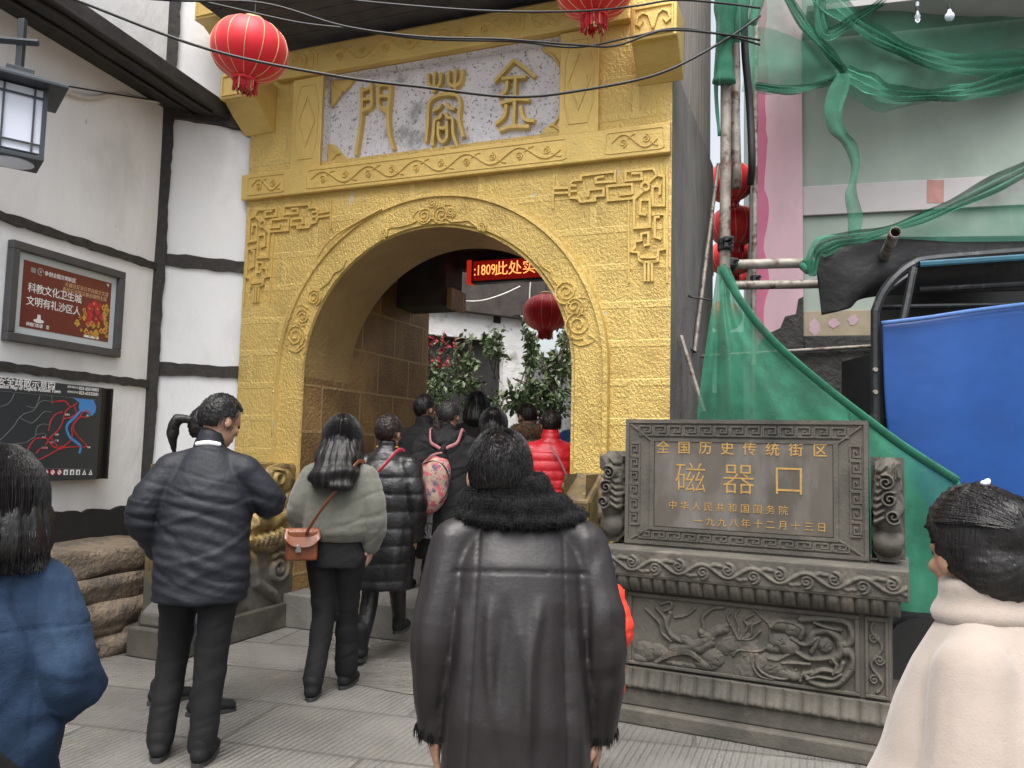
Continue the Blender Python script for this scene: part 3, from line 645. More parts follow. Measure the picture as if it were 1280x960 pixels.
# drum stones at the foot of both pillars
def drum_stone(u0, u1, w1, name, label, seed, gm='gold_carved'):
    t = thing(name, label, 'drum stone', G.P((u0+u1)/2, 0, w1/2))
    mb = MB(); mb.box(G, u0-.05, u1+.05, 0, .20, .0, w1+.05); mb.build('base', M['stele'], t, bevel=.012)
    # profile in (w, v): tall by the pillar, sweeping down to the front
    prof = [(0, 1.32), (.22, 1.34), (.36, 1.30), (.42, 1.16), (.40, 1.05), (.50, .98), (.52, .86), (.62, .78), (.78, .72), (.92, .62), (1.05, .44), (w1, .30), (w1, .202), (0, .202)]
    prof = [(a*w1/1.25 if a < w1 else a, b) for a, b in prof]; n = len(prof)
    mb = MB(); V = [G.P(u, v, w_) for u in (u0, u1) for w_, v in prof]
    mb.add(V, [tuple(range(n)), tuple(range(2*n-1, n-1, -1))]+[(i, n+i, n+(i+1) % n, (i+1) % n) for i in range(n)])
    mb.build('body', M[gm], t, bevel=.02)
    # carved face on both cheeks
    for face, sg in ((u1, 1), (u0, -1)):
        nu, nv = 110, 110; ws = np.linspace(.0, w1, nu); vs2 = np.linspace(.2, 1.33, nv); WW, VV = np.meshgrid(ws, vs2, indexing='ij')
        k = w1/1.25
        el = [('s', [(x*k, y) for x, y in spiral(.80, .46, .22, 2.2, .5, -1)], .045, .05), ('s', [(.25*k, .28), (.45*k, .4), (.52*k, .6), (.75*k, .75), (1.0*k, .62), (1.1*k, .4)], .05, .05),
              ('s', [(.1*k, .95), (.3*k, .85), (.5*k, .88)], .06, .05), ('s', [(.05*k, .75), (.3*k, .66), (.5*k, .7), (.7*k, .82)], .05, .055), ('s', [(x*k, y) for x, y in spiral(.2, .48, .13, 1.8, 1, 1)], .03, .04),
              ('b', .18*k, 1.18, .13, .10, .06), ('b', .34*k, 1.05, .09, .08, .055), ('s', [(x*k, y) for x, y in spiral(.3, 1.22, .09, 1.6, 0, 1)], .022, .075), ('s', [(x*k, y) for x, y in spiral(.42, .98, .08, 1.6, 2, 1)], .02, .07),
              ('s', [(x*k, y) for x, y in spiral(.12, 1.02, .08, 1.6, 2, -1)], .02, .06)]
        for q in range(6): el.append(('s', [((.2+.06*q)*k, .80-.01*q), ((.24+.06*q)*k, .70)], .016, .07))
        H = relief_height(WW, VV, el)+.004*pnoise(WW*40, VV*40, 0, seed)
        pw = np.array([p[0] for p in prof[:12]]); pv = np.array([p[1] for p in prof[:12]])
        ins = np.zeros_like(WW)
        for i in range(nu):
            for j in range(nv):
                lim = np.interp(ws[i], pw, pv); ins[i, j] = np.clip((lim-.012-vs2[j])/.03, 0, 1)
        H = H*ins-.03*(1-np.clip(ins*4, 0, 1))
        mb = MB(); mb.grid([[G.P(face+sg*(.003+float(H[i, j])), vs2[j], ws[i]) for j in range(nv)] for i in range(nu)], flip=sg < 0)
        mb.build('carving', M[gm], t, smooth=True)
    return t
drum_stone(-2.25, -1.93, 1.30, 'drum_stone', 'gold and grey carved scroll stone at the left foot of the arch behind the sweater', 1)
drum_stone(.53, .74, .40, 'drum_stone', 'small gold and brown carved scroll stone squeezed between the arch and the grey tablet', 2, 'gold_dark')
# ------------------------------------------------------------ inscribed stone tablet on its pedestal
def cjk(fr, s, u0, v, step, size, w_, m, parent, bold=0, italic=0, skip=' '):
    obs = [text(fr, ch, u0+step*(i+.5), v, size, w_, .001, m, None, 'lettering', 'CENTER', 1.0, bold, 0, italic) for i, ch in enumerate(s) if ch not in skip]
    bm = bmesh.new()
    for o in obs: bm.from_mesh(o.data)
    bm.to_mesh(obs[0].data); bm.free()
    for o in obs[1:]: bpy.data.objects.remove(o)
    put(obs[0], parent); return obs[0]
S = Fr((.69, 4.55, 0), -26)
stele = thing('stone_tablet', 'grey stone tablet with gilt engraved characters standing on a carved pedestal', 'stone tablet', S.P(.6, 0, -.3))
mb = MB(); mb.box(S, -.10, 1.216, .935, 1.69, -.36, -.2); board = mb.build('board', M['stele'], stele, bevel=.006)
mb = MB(); mb.box(S, .075, 1.045, 1.07, 1.562, -.205, -.194); mb.build('inscription_panel', M['stele_polished'], board, bevel=.004)
# raised frame with meander
mb = MB()
for a, b, c, d in ((-.10, 1.216, 1.668, 1.69), (-.10, 1.216, .965, .985), (-.10, -.08, .985, 1.668), (1.196, 1.216, .985, 1.668), (.05, 1.07, 1.562, 1.58), (.05, 1.07, 1.05, 1.068), (.05, .073, 1.068, 1.562), (1.047, 1.07, 1.068, 1.562)):
    mb.box(S, a, b, c, d, -.201, -.19)
def meander(p0, p1, hgt, n, flip):
    p0 = Vector(p0); p1 = Vector(p1); d = (p1-p0)/n; nn = Vector((-d.y, d.x)).normalized()*(hgt*(-1 if flip else 1))
    unit = [(0, 0), (0, 1), (.72, 1), (.72, .34), (.34, .34), (.34, .62), (.5, .62)]
    unit2 = [(.9, 1), (.9, 0), (0, 0)]
    for k in range(n):
        b = p0+d*k
        mb.ribbon(S, [b+d*x+nn*y for x, y in unit], .011, -.2, .009, top=.7)
        mb.ribbon(S, [b+d*x+nn*y for x, y in [(0, 0), (.9, 0), (.9, 1.0)]], .011, -.2, .0085, top=.7)
meander((-.015, 1.598), (1.13, 1.598), .052, 13, False); meander((-.015, 1.0), (1.13, 1.0), .036, 13, False)
meander((-.015, 1.075), (-.015, 1.555), .05, 6, False); meander((1.13, 1.555), (1.13, 1.075), .05, 6, False)
for a, b in (((-.07, 1.66), (.05, 1.57)), ((1.186, 1.66), (1.07, 1.57)), ((-.07, .985), (.05, 1.06)), ((1.186, .985), (1.07, 1.06))): mb.ribbon(S, [a, b], .014, -.2, .009)
mb.build('meander_border', M['stele'], board)
def line(sx, px0, py0, px1, py1, size, s, name='lettering', sxs=1.0, bold=0):
    (u0, v0), (u1, v1) = S.px(px0, py0, -.193), S.px(px1, py1, -.193); n = len(s)
    for i, ch in enumerate(s): pass
    step = (u1-u0)/max(1, n-1)
    t = None
    obs = [text(S, ch, u0+step*i, v0+(v1-v0)*i/max(1, n-1), size, -.1935, .004, M['gilt'], None, name, 'CENTER', sxs, bold) for i, ch in enumerate(s)]
    base = obs[0]; bm = bmesh.new()
    for o in obs: bm.from_mesh(o.data)
    bm.to_mesh(base.data); bm.free()
    for o in obs[1:]: bpy.data.objects.remove(o)
    put(base, board); return base
line(1, 829, 560, 1025, 564, .078, '全国历史传统街区', bold=.0006)
line(1, 863, 600, 986, 603, .185, '磁器口', bold=-.0016)
line(1, 841, 632, 979, 639, .052, '中华人民共和国国务院')
line(1, 873, 652, 1027, 660, .052, '一九九八年十二月十三日')
# side scrolls: crouching carved beasts on round drums
def side_scroll(u0, u1, label, sg):
    nu, nv = 60, 130; us = np.linspace(u0, u1, nu); vv = np.linspace(.962, 1.50, nv); UU, VV = np.meshgrid(us, vv, indexing='ij')
    c = (u0+u1)/2; r = (u1-u0)/2
    X = lambda x: c+sg*r*x
    el = [('b', c, 1.065, r*.93, r*.93, .075), ('b', X(.1), 1.2, r*.85, .11, .085), ('b', X(-.05), 1.33, r*.75, .11, .08), ('b', X(.2), 1.44, r*.7, .06, .075), ('b', X(.75), 1.46, r*.35, .035, .06)]
    for k in range(8): el.append(('s', [(X(-.7+.05*k), 1.17+.037*k), (X(-.25+.03*k), 1.19+.038*k)], .022, .105-.003*k))
    for k in range(3): el.append(('s', [(x, y) for x, y in spiral(X(.35-.2*k), 1.20+.085*k, .042, 1.7, k, 1 if k % 2 else -1)], .013, .118))
    for k in range(5): el.append(('s', [(X(.05+.15*k), 1.36+.01*k), (X(.15+.12*k), 1.42+.012*k), (X(.5+.08*k), 1.47)], .013, .105))
    H = relief_height(UU, VV, el)
    prof = np.interp(vv, [.96, 1.0, 1.065, 1.13, 1.16, 1.25, 1.35, 1.42, 1.47, 1.5], [.55, .85, .95, .9, .82, .95, .85, .72, .8, .3])
    ins = np.clip((prof[None, :]*r*1.05-np.abs(UU-c)+.006*pnoise(VV*60, UU*30, 0, 3))/.012, 0, 1)
    H = (H+.003*pnoise(UU*90, VV*90, 0, 5))*ins
    mb = MB(); mb.grid([[S.P(us[i], vv[j], -.27+float(H[i, j])+(.04 if ins[i, j] > .5 else -.10)) for j in range(nv)] for i in range(nu)])
    mb.box(S, c-r*.6, c+r*.6, .962, 1.42, -.36, -.268)
    o = mb.build('side_scroll', M['stele'], stele, smooth=True)
side_scroll(-.265, -.108, '', -1); side_scroll(1.222, 1.385, '', 1)
# pedestal
mb = MB(); mb.box(S, -.20, 1.40, .80, .952, -.62, 0); led = mb.build('ledge', M['stele'], stele, bevel=.008)
nu, nv = 240, 26; us = np.linspace(-.19, 1.39, nu); vv = np.linspace(.815, .925, nv); UU, VV = np.meshgrid(us, vv, indexing='ij')
el = [('s', [(-.19+1.58*i/120, .87+.03*math.sin(i*2*math.pi/20)) for i in range(121)], .011, .016)]
for k in range(12):
    u = -.19+1.58*(k+.5)/12*1.0; s_ = 1 if k % 2 == 0 else -1
    el.append(('s', spiral(u, .87-s_*.012, .034, 1.6, -s_*1.57, s_), .008, .016)); el.append(('b', u+.05, .87+s_*.028, .03, .012, .013, s_*.5)); el.append(('b', u-.045, .87-s_*.03, .022, .01, .012))
H = relief_height(UU, VV, el)+.0015*pnoise(UU*140, VV*140, 0, 2)
mb = MB(); mb.grid([[S.P(us[i], vv[j], .003+float(H[i, j])) for j in range(nv)] for i in range(nu)]); mb.build('vine_frieze', M['stele'], led, smooth=True)
def petals(v0, v1, w_top, w_bot, u0, u1, n, name, down=True):
    mb = MB(); nu_, nv_ = n*14, 14; G_ = []
    for i in range(nu_+1):
        row = []; u = u0+(u1-u0)*i/nu_; q = (i % 14)/14; lob = abs(math.sin(math.pi*q))
        dbl = abs(math.sin(2*math.pi*q))
        for j in range(nv_+1):
            t = j/nv_
            bul = (lob**.35)*.026*(1 if t < .9 else 1)+.004*dbl
            edge = 1 if t > .2 else (t/.2)**.5
            cut = (1-min(1, dbl*1.6))*.35*max(0, .5-t)
            w_ = w_bot+(w_top-w_bot)*(1-(1-t)**2)+bul*edge-cut*.03
            row.append(S.P(u, v0+(v1-v0)*t, w_))
        G_.append(row)
    mb.grid(G_); mb.box(S, u0+.002, u1-.002, v0+.002, v1-.002, -.6, min(w_top, w_bot)-.012)
    return mb.build(name, M['stele'], stele, smooth=True)
petals(.712, .799, -.035, -.085, -.16, 1.36, 22, 'lotus_moulding')
mb = MB(); mb.box(S, -.07, 1.315, .29, .712, -.6, -.11); mb.build('body', M['stele'], stele, bevel=.006)
# border bars of the relief panels
mb = MB()
for a, b, c, d in ((-.045, 1.17, .678, .70), (-.045, 1.17, .30, .318), (-.045, -.022, .318, .678), (1.148, 1.17, .318, .678), (1.195, 1.30, .678, .70), (1.195, 1.30, .30, .318), (1.195, 1.21, .318, .678), (1.287, 1.30, .318, .678)): mb.box(S, a, b, c, d, -.112, -.094)
mb.build('panel_border', M['stele'], stele, bevel=.004)
# beast relief: phoenix on the left, dragon on the right, rocks and clouds between
Z = 1280/360.
def sp(pts): return [S.px(770+x/Z, 730+y/Z, -.1) for x, y in pts]
def ss(pts, rad, h, n=5): return ('s', [(q.x, q.y) for q in spline([(u, v, 0) for u, v in sp(pts)], n)], rad, h)
def sb(x, y, rx, ry, h, rot=0): u, v = sp([(x, y)])[0]; return ('b', u, v, rx/Z*.0041, ry/Z*.0041, h, rot)
nu, nv = 420, 140; us = np.linspace(-.022, 1.148, nu); vv = np.linspace(.318, .678, nv); UU, VV = np.meshgrid(us, vv, indexing='ij')
el = [ss([(180, 350), (230, 305), (300, 295), (380, 345)], .018, .022)]
for k in range(5): el.append(ss([(190+8*k, 345-10*k), (250, 318-6*k), (320, 312-5*k), (375, 345-3*k)], .007, .032))
el += [sb(130, 300, 60, 50, .03), sb(180, 300, 50, 40, .028), sb(110, 330, 40, 30, .03), sb(430, 330, 55, 45, .033), sb(400, 360, 60, 30, .03), sb(290, 360, 90, 16, .02)]
el += [ss([(250, 290), (330, 280), (400, 250), (440, 215), (480, 200)], .03, .03), ss([(300, 250), (370, 290), (420, 260)], .03, .03), ss([(240, 130), (225, 190), (260, 240), (330, 270)], .016, .028), ss([(180, 110), (215, 150), (225, 200), (255, 250)], .012, .025), ss([(130, 110), (190, 170), (205, 220), (245, 255)], .010, .025),
       ss([(200, 90), (240, 80), (245, 105), (215, 120)], .012, .025), ss([(260, 150), (310, 140), (350, 110)], .010, .022), ss([(390, 200), (385, 150), (430, 110), (480, 105)], .012, .025), sb(380, 215, 22, 20, .034), ss([(380, 230), (440, 225), (490, 185)], .018, .03), sb(430, 245, 14, 14, .03)]
for pts in ([(540, 240), (520, 200), (495, 150), (505, 130)], [(545, 240), (545, 190), (530, 140), (545, 115)], [(555, 242), (585, 190), (570, 160), (610, 135)], [(565, 244), (600, 225), (605, 185), (640, 165)], [(540, 245), (600, 245), (640, 210)]): el.append(ss(pts, .009, .028))
el += [ss([(610, 112), (650, 150), (680, 185), (680, 260), (650, 295), (600, 300), (545, 295), (520, 320)], .007, .024), ss([(490, 280), (560, 265), (590, 270), (580, 370), (560, 400)], .05, .02), ss([(600, 310), (605, 360), (640, 410), (700, 425)], .008, .026), ss([(625, 315), (630, 370), (680, 410), (760, 420), (800, 380)], .012, .03), sb(700, 360, 90, 55, .034), sb(760, 400, 70, 30, .034),
       sb(740, 185, 70, 35, .04), sb(790, 200, 55, 45, .042), sb(735, 260, 60, 45, .046), sb(770, 280, 50, 40, .05), sb(700, 285, 40, 25, .04), ss([(690, 190), (720, 165), (780, 170), (830, 200), (820, 240)], .016, .044), ss([(780, 240), (840, 270), (900, 240), (870, 300)], .016, .042),
       ss([(680, 330), (720, 335), (770, 310)], .014, .042), ss([(800, 300), (850, 330), (900, 335), (950, 330)], .015, .042), ss([(860, 260), (880, 220), (940, 210), (985, 240), (1000, 300), (960, 340)], .026, .042), ss([(820, 160), (900, 155), (980, 160), (1030, 180), (1050, 230), (1030, 270), (990, 260)], .022, .04), ss([(1030, 290), (1055, 340), (1030, 400), (970, 450), (880, 440), (840, 400)], .022, .042),
       ss([(870, 400), (920, 380), (990, 390), (1010, 350)], .016, .046), ss([(850, 420), (900, 410), (960, 420), (1000, 400)], .012, .048), ss([(820, 430), (830, 400), (870, 390)], .012, .042), sb(1020, 300, 25, 25, .05), sb(930, 270, 36, 40, .035), ss([(740, 350), (800, 350), (860, 355)], .012, .042), sb(790, 410, 26, 26, .045), ss([(960, 330), (980, 360), (965, 400)], .012, .05), ss([(880, 170), (930, 190), (1000, 205)], .010, .045)]
rs = np.random.RandomState(5)
for k in range(150):
    x, y = rs.uniform(90, 1050), rs.uniform(120, 440); a_ = rs.uniform(0, 3.14); l_ = rs.uniform(8, 22); u_, v_ = sp([(x, y)])[0]; u2, v2 = sp([(x+l_*math.cos(a_), y+l_*math.sin(a_))])[0]; el.append(('g', [(u_, v_), (u2, v2)], .0035, .008))
H = relief_height(UU, VV, el)
H = H+.0035*np.abs(pnoise(UU*120, VV*120, 0, 4))*(H < .012)+.0022*pnoise(UU*110, VV*110, 0, 8)
mb = MB(); mb.grid([[S.P(us[i], vv[j], -.1145+float(H[i, j])*.85) for j in range(nv)] for i in range(nu)]); mb.build('beast_relief', M['stele'], stele, smooth=True)
nu, nv = 30, 90; us = np.linspace(1.21, 1.287, nu); vv = np.linspace(.318, .678, nv); UU, VV = np.meshgrid(us, vv, indexing='ij')
el = [('s', [(1.248+.025*math.sin(i*.3), .33+.34*i/40) for i in range(41)], .010, .02)]+[('s', spiral(1.248-.012*(-1)**k, .39+.1*k, .026, 1.6, 0, (-1)**k), .007, .02) for k in range(3)]
H = relief_height(UU, VV, el)+.002*pnoise(UU*140, VV*140, 0, 3)
mb = MB(); mb.grid([[S.P(us[i], vv[j], -.1135+float(H[i, j])) for j in range(nv)] for i in range(nu)]); mb.build('vine_relief', M['stele'], stele, smooth=True)
petals(.185, .288, -.085, -.045, -.10, 1.345, 16, 'lotus_moulding')
mb = MB(); mb.box(S, -.12, 1.365, .085, .184, -.6, -.06); mb.build('plinth', M['stele'], stele, bevel=.008)
mb = MB(); mb.box(S, -.20, 1.44, 0, .084, -.66, .0); mb.build('plinth', M['stele'], stele, bevel=.01)

# ------------------------------------------------------------ right hand building behind the scaffold
K = Fr((at(945, 400, 7.0).x, 7.0, 0), -15)
bld = thing('pink_building', 'pink and grey painted building front behind green netting, right of the gate', 'building', K.P(2, 0, 0))
mb = MB(); mb.box(K, 0, 6, 0, 9, -5, -.02); mb.build('wall', M['grey_panel'], bld)
mb = MB(); mb.box(K, -.02, .392, 1.5, 9, -.3, .05); col = mb.build('pillar', M['pink'], bld, bevel=.008)
rs = random.Random(4)
pl = [(-.021, 1.6)]+[(.085+.016*math.sin(i*.9)+rs.uniform(-.012, .012), 1.6+i*.09) for i in range(60)]+[(-.021, 6.9)]
mb = MB(); mb.prism(K, pl, .045, .053); mb.build('paint_stripe', M['dark_pink'], col)
for v in (3.60, 6.3):
    mb = MB(); mb.box(K, .394, 6, v, v+.26, -.1, .015); mb.build('ledge', M['grey_ledge'], bld, bevel=.005)
mb = MB(); mb.box(K, .394, 1.02, 2.53, 2.75, -.1, .02); tb = mb.build('board', M['tan_board'], bld, bevel=.004)
mb = MB()
for k, (x, y, rx, ry) in enumerate(((1018, 409, 7, 11), (1042, 404, 7, 6), (1066, 400, 6, 7))):
    u, v = K.px(x, y, .02)
    mb.prism(K, [(u+rx*.0065*(1+.2*math.sin(t*3+k))*math.cos(t*.52), v+ry*.0065*(1+.15*math.cos(t*2+k))*math.sin(t*.52)) for t in range(12)], .019, .0235)
mb.build('filler_patch', M['pink'], tb)
mb = MB(); u, v = K.px(1168, 240, .016)
mb.prism(K, [(u-.06, v-.09), (u+.07, v-.10), (u+.075, v+.1), (u-.055, v+.11)], .0145, .018)
mb.build('rust_patch', mat('rust_patch', (.38, .20, .18), .85, 0, .15, 8), bld)
mb = MB(); mb.box(K, -.021, 6, 0, 2.42, -.3, .06)
mb.prism(K, [(.0, 2.42), (.05, 2.5), (.12, 2.56), (.2, 2.6), (.24, 2.7), (.33, 2.72), (.35, 2.85), (.391, 2.87), (.391, 2.42)], .0, .062)
mb.build('base_wall', M['dark_wall'], bld)
mb = MB(); mb.box(K, .394, 6, 1.2, 2.528, .0, .064); mb.build('stone_course', M['dark_wall'], bld, bevel=.01)
mb = MB(); mb.box(K, .394, 6, 5.2, 5.25, .0, .5); mb.build('canopy', M['grey_ledge'], bld)

def pipe(name, label, a, b, r, m='steel', group=None, cat='pole', coup=(), hollow=False):
    a, b = Vector(a), Vector(b); t = thing(name, label, cat, a, group)
    mb = MB(); mb.tube([a.lerp(b, i/12)+Vector((math.sin(i*1.7), math.cos(i*2.3), 0))*r*.08 for i in range(13)], r, 12, caps=not hollow); mb.build('tube', M[m], t, smooth=True, angle=50, solid=.004 if hollow else 0)
    for f in coup:
        c = a.lerp(b, f); d = (b-a).normalized(); mb = MB(); mb.lathe(c-d*.03, [(r*1.3, 0), (r*1.45, .01), (r*1.45, .05), (r*1.3, .06)], 12, d)
        sd_ = d.orthogonal().normalized(); mb.box(WORLD, c.x-.03, c.x+.03, c.y-r*1.6-.04, c.y-r*1.2, c.z-.025, c.z+.025); mb.rod(c+Vector((0, -r*1.4-.05, 0)), c+Vector((.02, -r*1.4-.09, 0)), .009)
        mb.build('coupler', M['dark_metal'], t, bevel=.003)
    return t
sg_ = 'scaffold tubes in front of the pink building'
D0 = 5.5
b0 = at(906, 480, D0); pipe('scaffold_tube', 'thick upright grey scaffold tube nearest the gate, wrapped in green net at the top', (b0.x, D0, 0), (b0.x, D0, 5.6), .038, coup=(.525, .53), group=sg_)
c0 = at(921, 200, D0+.05); pipe('scaffold_tube', 'short rusty upright tube lashed beside the thick scaffold upright', (c0.x, D0+.07, at(0, 200, D0).z-.05), (c0.x-.02, D0+.07, 5.6), .034, group=sg_, hollow=True)
pipe('scaffold_tube', 'upper of the two horizontal scaffold tubes beside the pink pillar', at(905, 331, D0+.08), at(1300, 322, D0+.0), .036, coup=(.02,), group=sg_)
pipe('scaffold_tube', 'lower of the two horizontal scaffold tubes beside the pink pillar', at(905, 357, D0+.08), at(1300, 350, D0+.0), .032, group=sg_)
pipe('scaffold_tube', 'short scaffold tube end poking out towards the street over the black sheet', at(1098, 338, 5.6), at(1119, 290, 4.75), .032, coup=(.12,), group=sg_, hollow=True)
e0 = at(938, 300, 6.4); pipe('scaffold_tube', 'thin upright tube between the red lanterns and the pink pillar', (e0.x, 6.4, .0), (e0.x+.05, 6.4, 5.2), .022, coup=(.56,), group=sg_)
mb = MB(); mb.tube(spline([at(930, -10, 5.6), at(931, 60, 5.55), at(937, 130, 5.6), at(940, 200, 5.6), at(938, 230, 5.7)], 6), .028, 8)
tag(mb.build('hose', M['cable'], None, smooth=True), 'black hose hanging beside the net-wrapped scaffold tube', 'hose')
pipe('wall_pipe', 'thin grey pipe running level across the dark wall behind the green net', K.P(*K.px(866, 446, .1), .1), K.P(*K.px(1100, 432, .1), .1), .016, cat='pipe')
pipe('drain_pipe', 'thin pipe leaning along the dark concrete side of the gate', at(898, 205, 7.6), at(868, 440, 6.6), .018, cat='pipe')
mb = MB(); mb.tube(spline([at(868, 440, 6.6), at(860, 428, 6.5), at(858, 374, 6.4), at(866, 372, 6.4), at(888, 375, 6.4)], 6), .007, 6)
tag(mb.build('wire', M['cable'], None), 'loose looped wire on the dark side of the gate', 'wire')

# ------------------------------------------------------------ green safety nets
def sheet(corner_rows, fold, seed, nu=60, nv=40, freq=3.0, dirn=Vector((0, -1, 0))):
    rows = [spline(r, 10) for r in corner_rows]
    m_ = min(len(r) for r in rows); R2 = []
    for r in rows:
        L_ = len(r)-1; R2.append([r[min(L_-1, int(i*L_/nu))].lerp(r[min(L_-1, int(i*L_/nu))+1], i*L_/nu-min(L_-1, int(i*L_/nu))) for i in range(nu+1)])
    G_ = []
    for i in range(nu+1):
        colp = spline([R2[k][i] for k in range(len(R2))], max(2, nv//max(1, len(R2)-1)))
        n = len(colp)
        G_.append([p+dirn*(fold*(math.sin(freq*6.28*i/nu+seed+1.5*math.sin(j*.15+seed))*.6+.5*float(pnoise(i*.35, j*.12, seed, seed)))*min(1, .25+j/n)) for j, p in enumerate(colp)])
    return G_
net = thing('safety_net', 'green safety net draped as a long triangle from the scaffold down behind the stone tablet', 'net', at(905, 335, 5.3))
d = 5.3
G_ = sheet([[at(897, 333, 5.42), at(906, 330, 5.40), at(915, 340, 5.42)], [at(884, 420, 5.3), at(916, 420, 5.2), at(958, 420, 5.28)], [at(870, 525, 5.3), at(950, 535, 5.1), at(1090, 530, 5.1)], [at(866, 640, 5.3), at(1000, 640, 5.15), at(1140, 600, 4.95)], [at(860, 760, 5.3), at(1040, 780, 5.2), at(1200, 690, 4.85)]], .06, 2, 90, 60, 3.2)
mb = MB(); mb.grid(G_); mb.build('sheet', M['net'], net, smooth=True)
G_ = sheet([[at(1060, 500, 5.08), at(1085, 526, 5.02), at(1110, 556, 4.98)], [at(1075, 590, 5.0), at(1140, 590, 4.86), at(1197, 600, 4.8)], [at(1090, 680, 4.98), at(1150, 690, 4.85), at(1192, 680, 4.8)], [at(1100, 760, 4.98), at(1140, 765, 4.85), at(1172, 768, 4.8)]], .035, 5, 50, 40, 1.5)
mb = MB(); mb.grid(G_); mb.build('trailing_sheet', M['net'], net, smooth=True)
mb = MB(); mb.tube(spline([at(903, 336, 5.36), at(925, 375, 5.25), at(965, 425, 5.2), at(1025, 478, 5.1), at(1088, 527, 4.98), at(1130, 558, 4.9), at(1198, 602, 4.76)], 8), .028, 8, flat=.4); mb.build('rolled_hem', M['net'], net, smooth=True)
un = thing('safety_net', 'thin green net hung in swags across the grey upper wall on the right', 'net', at(1050, 90, 6.4))
du = 6.4
G_ = sheet([[at(935, -60, du), at(1040, -60, du), at(1160, -60, du), at(1330, -60, du)], [at(935, 40, du), at(1040, 60, du-.05), at(1160, 40, du), at(1330, 20, du)], [at(925, 118, du), at(1000, 114, du-.02), at(1052, 95, du-.1), at(1080, 118, du-.05), at(1120, 130, du-.05), at(1200, 112, du-.05), at(1330, 92, du)]], .05, 1, 90, 40, 2)
mb = MB(); mb.grid(G_); mb.build('sheet', M['net_thin'], un, smooth=True)
G_ = sheet([[at(1052, 96, du+.05), at(1120, 128, du+.05), at(1200, 112, du+.05), at(1330, 90, du+.05)], [at(1056, 118, du+.05), at(1100, 140, du+.05), at(1128, 134, du+.05), at(1330, 92, du+.05)]], .02, 7, 40, 8, 2)
mb = MB(); mb.grid(G_); mb.build('lower_veil', M['net_thin'], un, smooth=True)
G_ = sheet([[at(932, 30, du+.08), at(990, 45, du+.08), at(1058, 90, du+.08)], [at(934, 80, du+.08), at(990, 90, du+.08), at(1056, 94, du+.08)], [at(936, 118, du+.08), at(990, 116, du+.08), at(1052, 96, du+.08)]], .03, 8, 40, 20, 3)
mb = MB(); mb.grid(G_); mb.build('side_veil', M['net_thin'], un, smooth=True)
def roll(pts, r, m='net_mid', flat=.5, dd=0.0, par=None, name='rolled_hem', n=8):
    q = spline(pts, n); mb = MB()
    if flat < .2:                                   # a gathered band: a pleated strip hanging in the vertical
        G_ = []
        for i, c in enumerate(q):
            a = q[max(0, i-1)]; b_ = q[min(len(q)-1, i+1)]; t = (b_-a).normalized(); nn = Vector((0, -1, 0)).cross(t).normalized()
            wv = r*(.8+.25*math.sin(i*.23)+.12*math.sin(i*.71+2))
            G_.append([c+nn*(wv*(k/9-.5)*2)+Vector((0, -.03*math.sin(k*2.1+i*.11)-.012*math.sin(k*4.4+i*.3), 0)) for k in range(10)])
        mb.grid(G_); return mb.build(name, M[m], par, smooth=True)
    rr = [r*(.8+.16*math.sin(i*.31)+.06*math.sin(i*1.1+1)) for i in range(len(q))]
    mb.tube(q, rr, 9, flat=flat); return mb.build(name, M[m], par, smooth=True)
e = du-.12
roll([at(1055, 92, e), at(1085, 105, e-.05), at(1120, 118, e-.05), at(1180, 118, e-.05), at(1240, 108, e), at(1330, 80, e)], .085, par=un, flat=.12)
roll([at(945, 108, e), at(990, 113, e), at(1030, 105, e), at(1055, 92, e)], .035, par=un, flat=.1)
roll([at(1005, -20, e), at(1040, 5, e), at(1090, 42, e), at(1150, 70, e), at(1220, 80, e), at(1330, 72, e)], .10, par=un, flat=.12)
roll([at(975, -20, e), at(1005, 30, e), at(1035, 65, e), at(1057, 90, e)], .04, par=un, flat=.1)
roll([at(1022, -10, e), at(1030, 42, e), at(1060, 30, e), at(1105, 0, e), at(1120, -20, e)], .06, par=un, flat=.1)
mb = MB()
ws = [(1055, 92, 12), (1047, 115, 16), (1041, 140, 14), (1048, 165, 14), (1062, 180, 12), (1069, 205, 7), (1066, 228, 6), (1064, 245, 10), (1069, 270, 12), (1067, 296, 9)]
G_ = [[at(x-wd*.8, y, e-.02), at(x-wd*.2, y, e-.07), at(x+wd*.3, y, e-.02), at(x+wd*.8, y, e-.05)] for x, y, wd in ws]
G_ = [list(q) for q in zip(*[[Vector(p) for p in r] for r in G_])]; G_ = [spline(c_, 5) for c_ in G_]
mb.grid(G_); mb.build('hanging_strip', M['net_mid'], un, smooth=True)
lp = thing('safety_net', 'green net bunched round the top of the scaffold upright', 'net', at(908, 60, D0))
roll([at(908, -30, D0-.09), at(907, 20, D0-.09), at(906, 70, D0-.09), at(905, 104, D0-.07)], .085, 'net', .7, par=lp, name='wrap')
roll([at(924, -30, D0-.05), at(925, 10, D0-.1), at(922, 52, D0-.06)], .07, 'net_mid', .5, par=lp, name='wrap')
roll([at(898, 40, D0-.03), at(895, 110, D0-.0), at(899, 170, D0-.02)], .018, 'net', .5, par=lp, name='strand')
roll([at(940, 30, D0-.03), at(950, -5, D0-.0), at(960, -30, D0-.02)], .04, 'net_mid', .5, par=lp, name='wrap')
ln = thing('safety_net', 'bright green net stretched along the edge of the black awning sheet', 'net', at(1100, 290, 5.3))
G_ = sheet([[at(1330, 190, 5.3), at(1200, 250, 5.3), at(1090, 290, 5.28), at(1016, 310, 5.3)], [at(1330, 300, 5.35), at(1200, 302, 5.3), at(1090, 300, 5.28), at(1030, 322, 5.3)]], .015, 3, 60, 16, 1.5)
mb = MB(); mb.grid(G_); mb.build('sheet', M['net_thin'], ln, smooth=True)
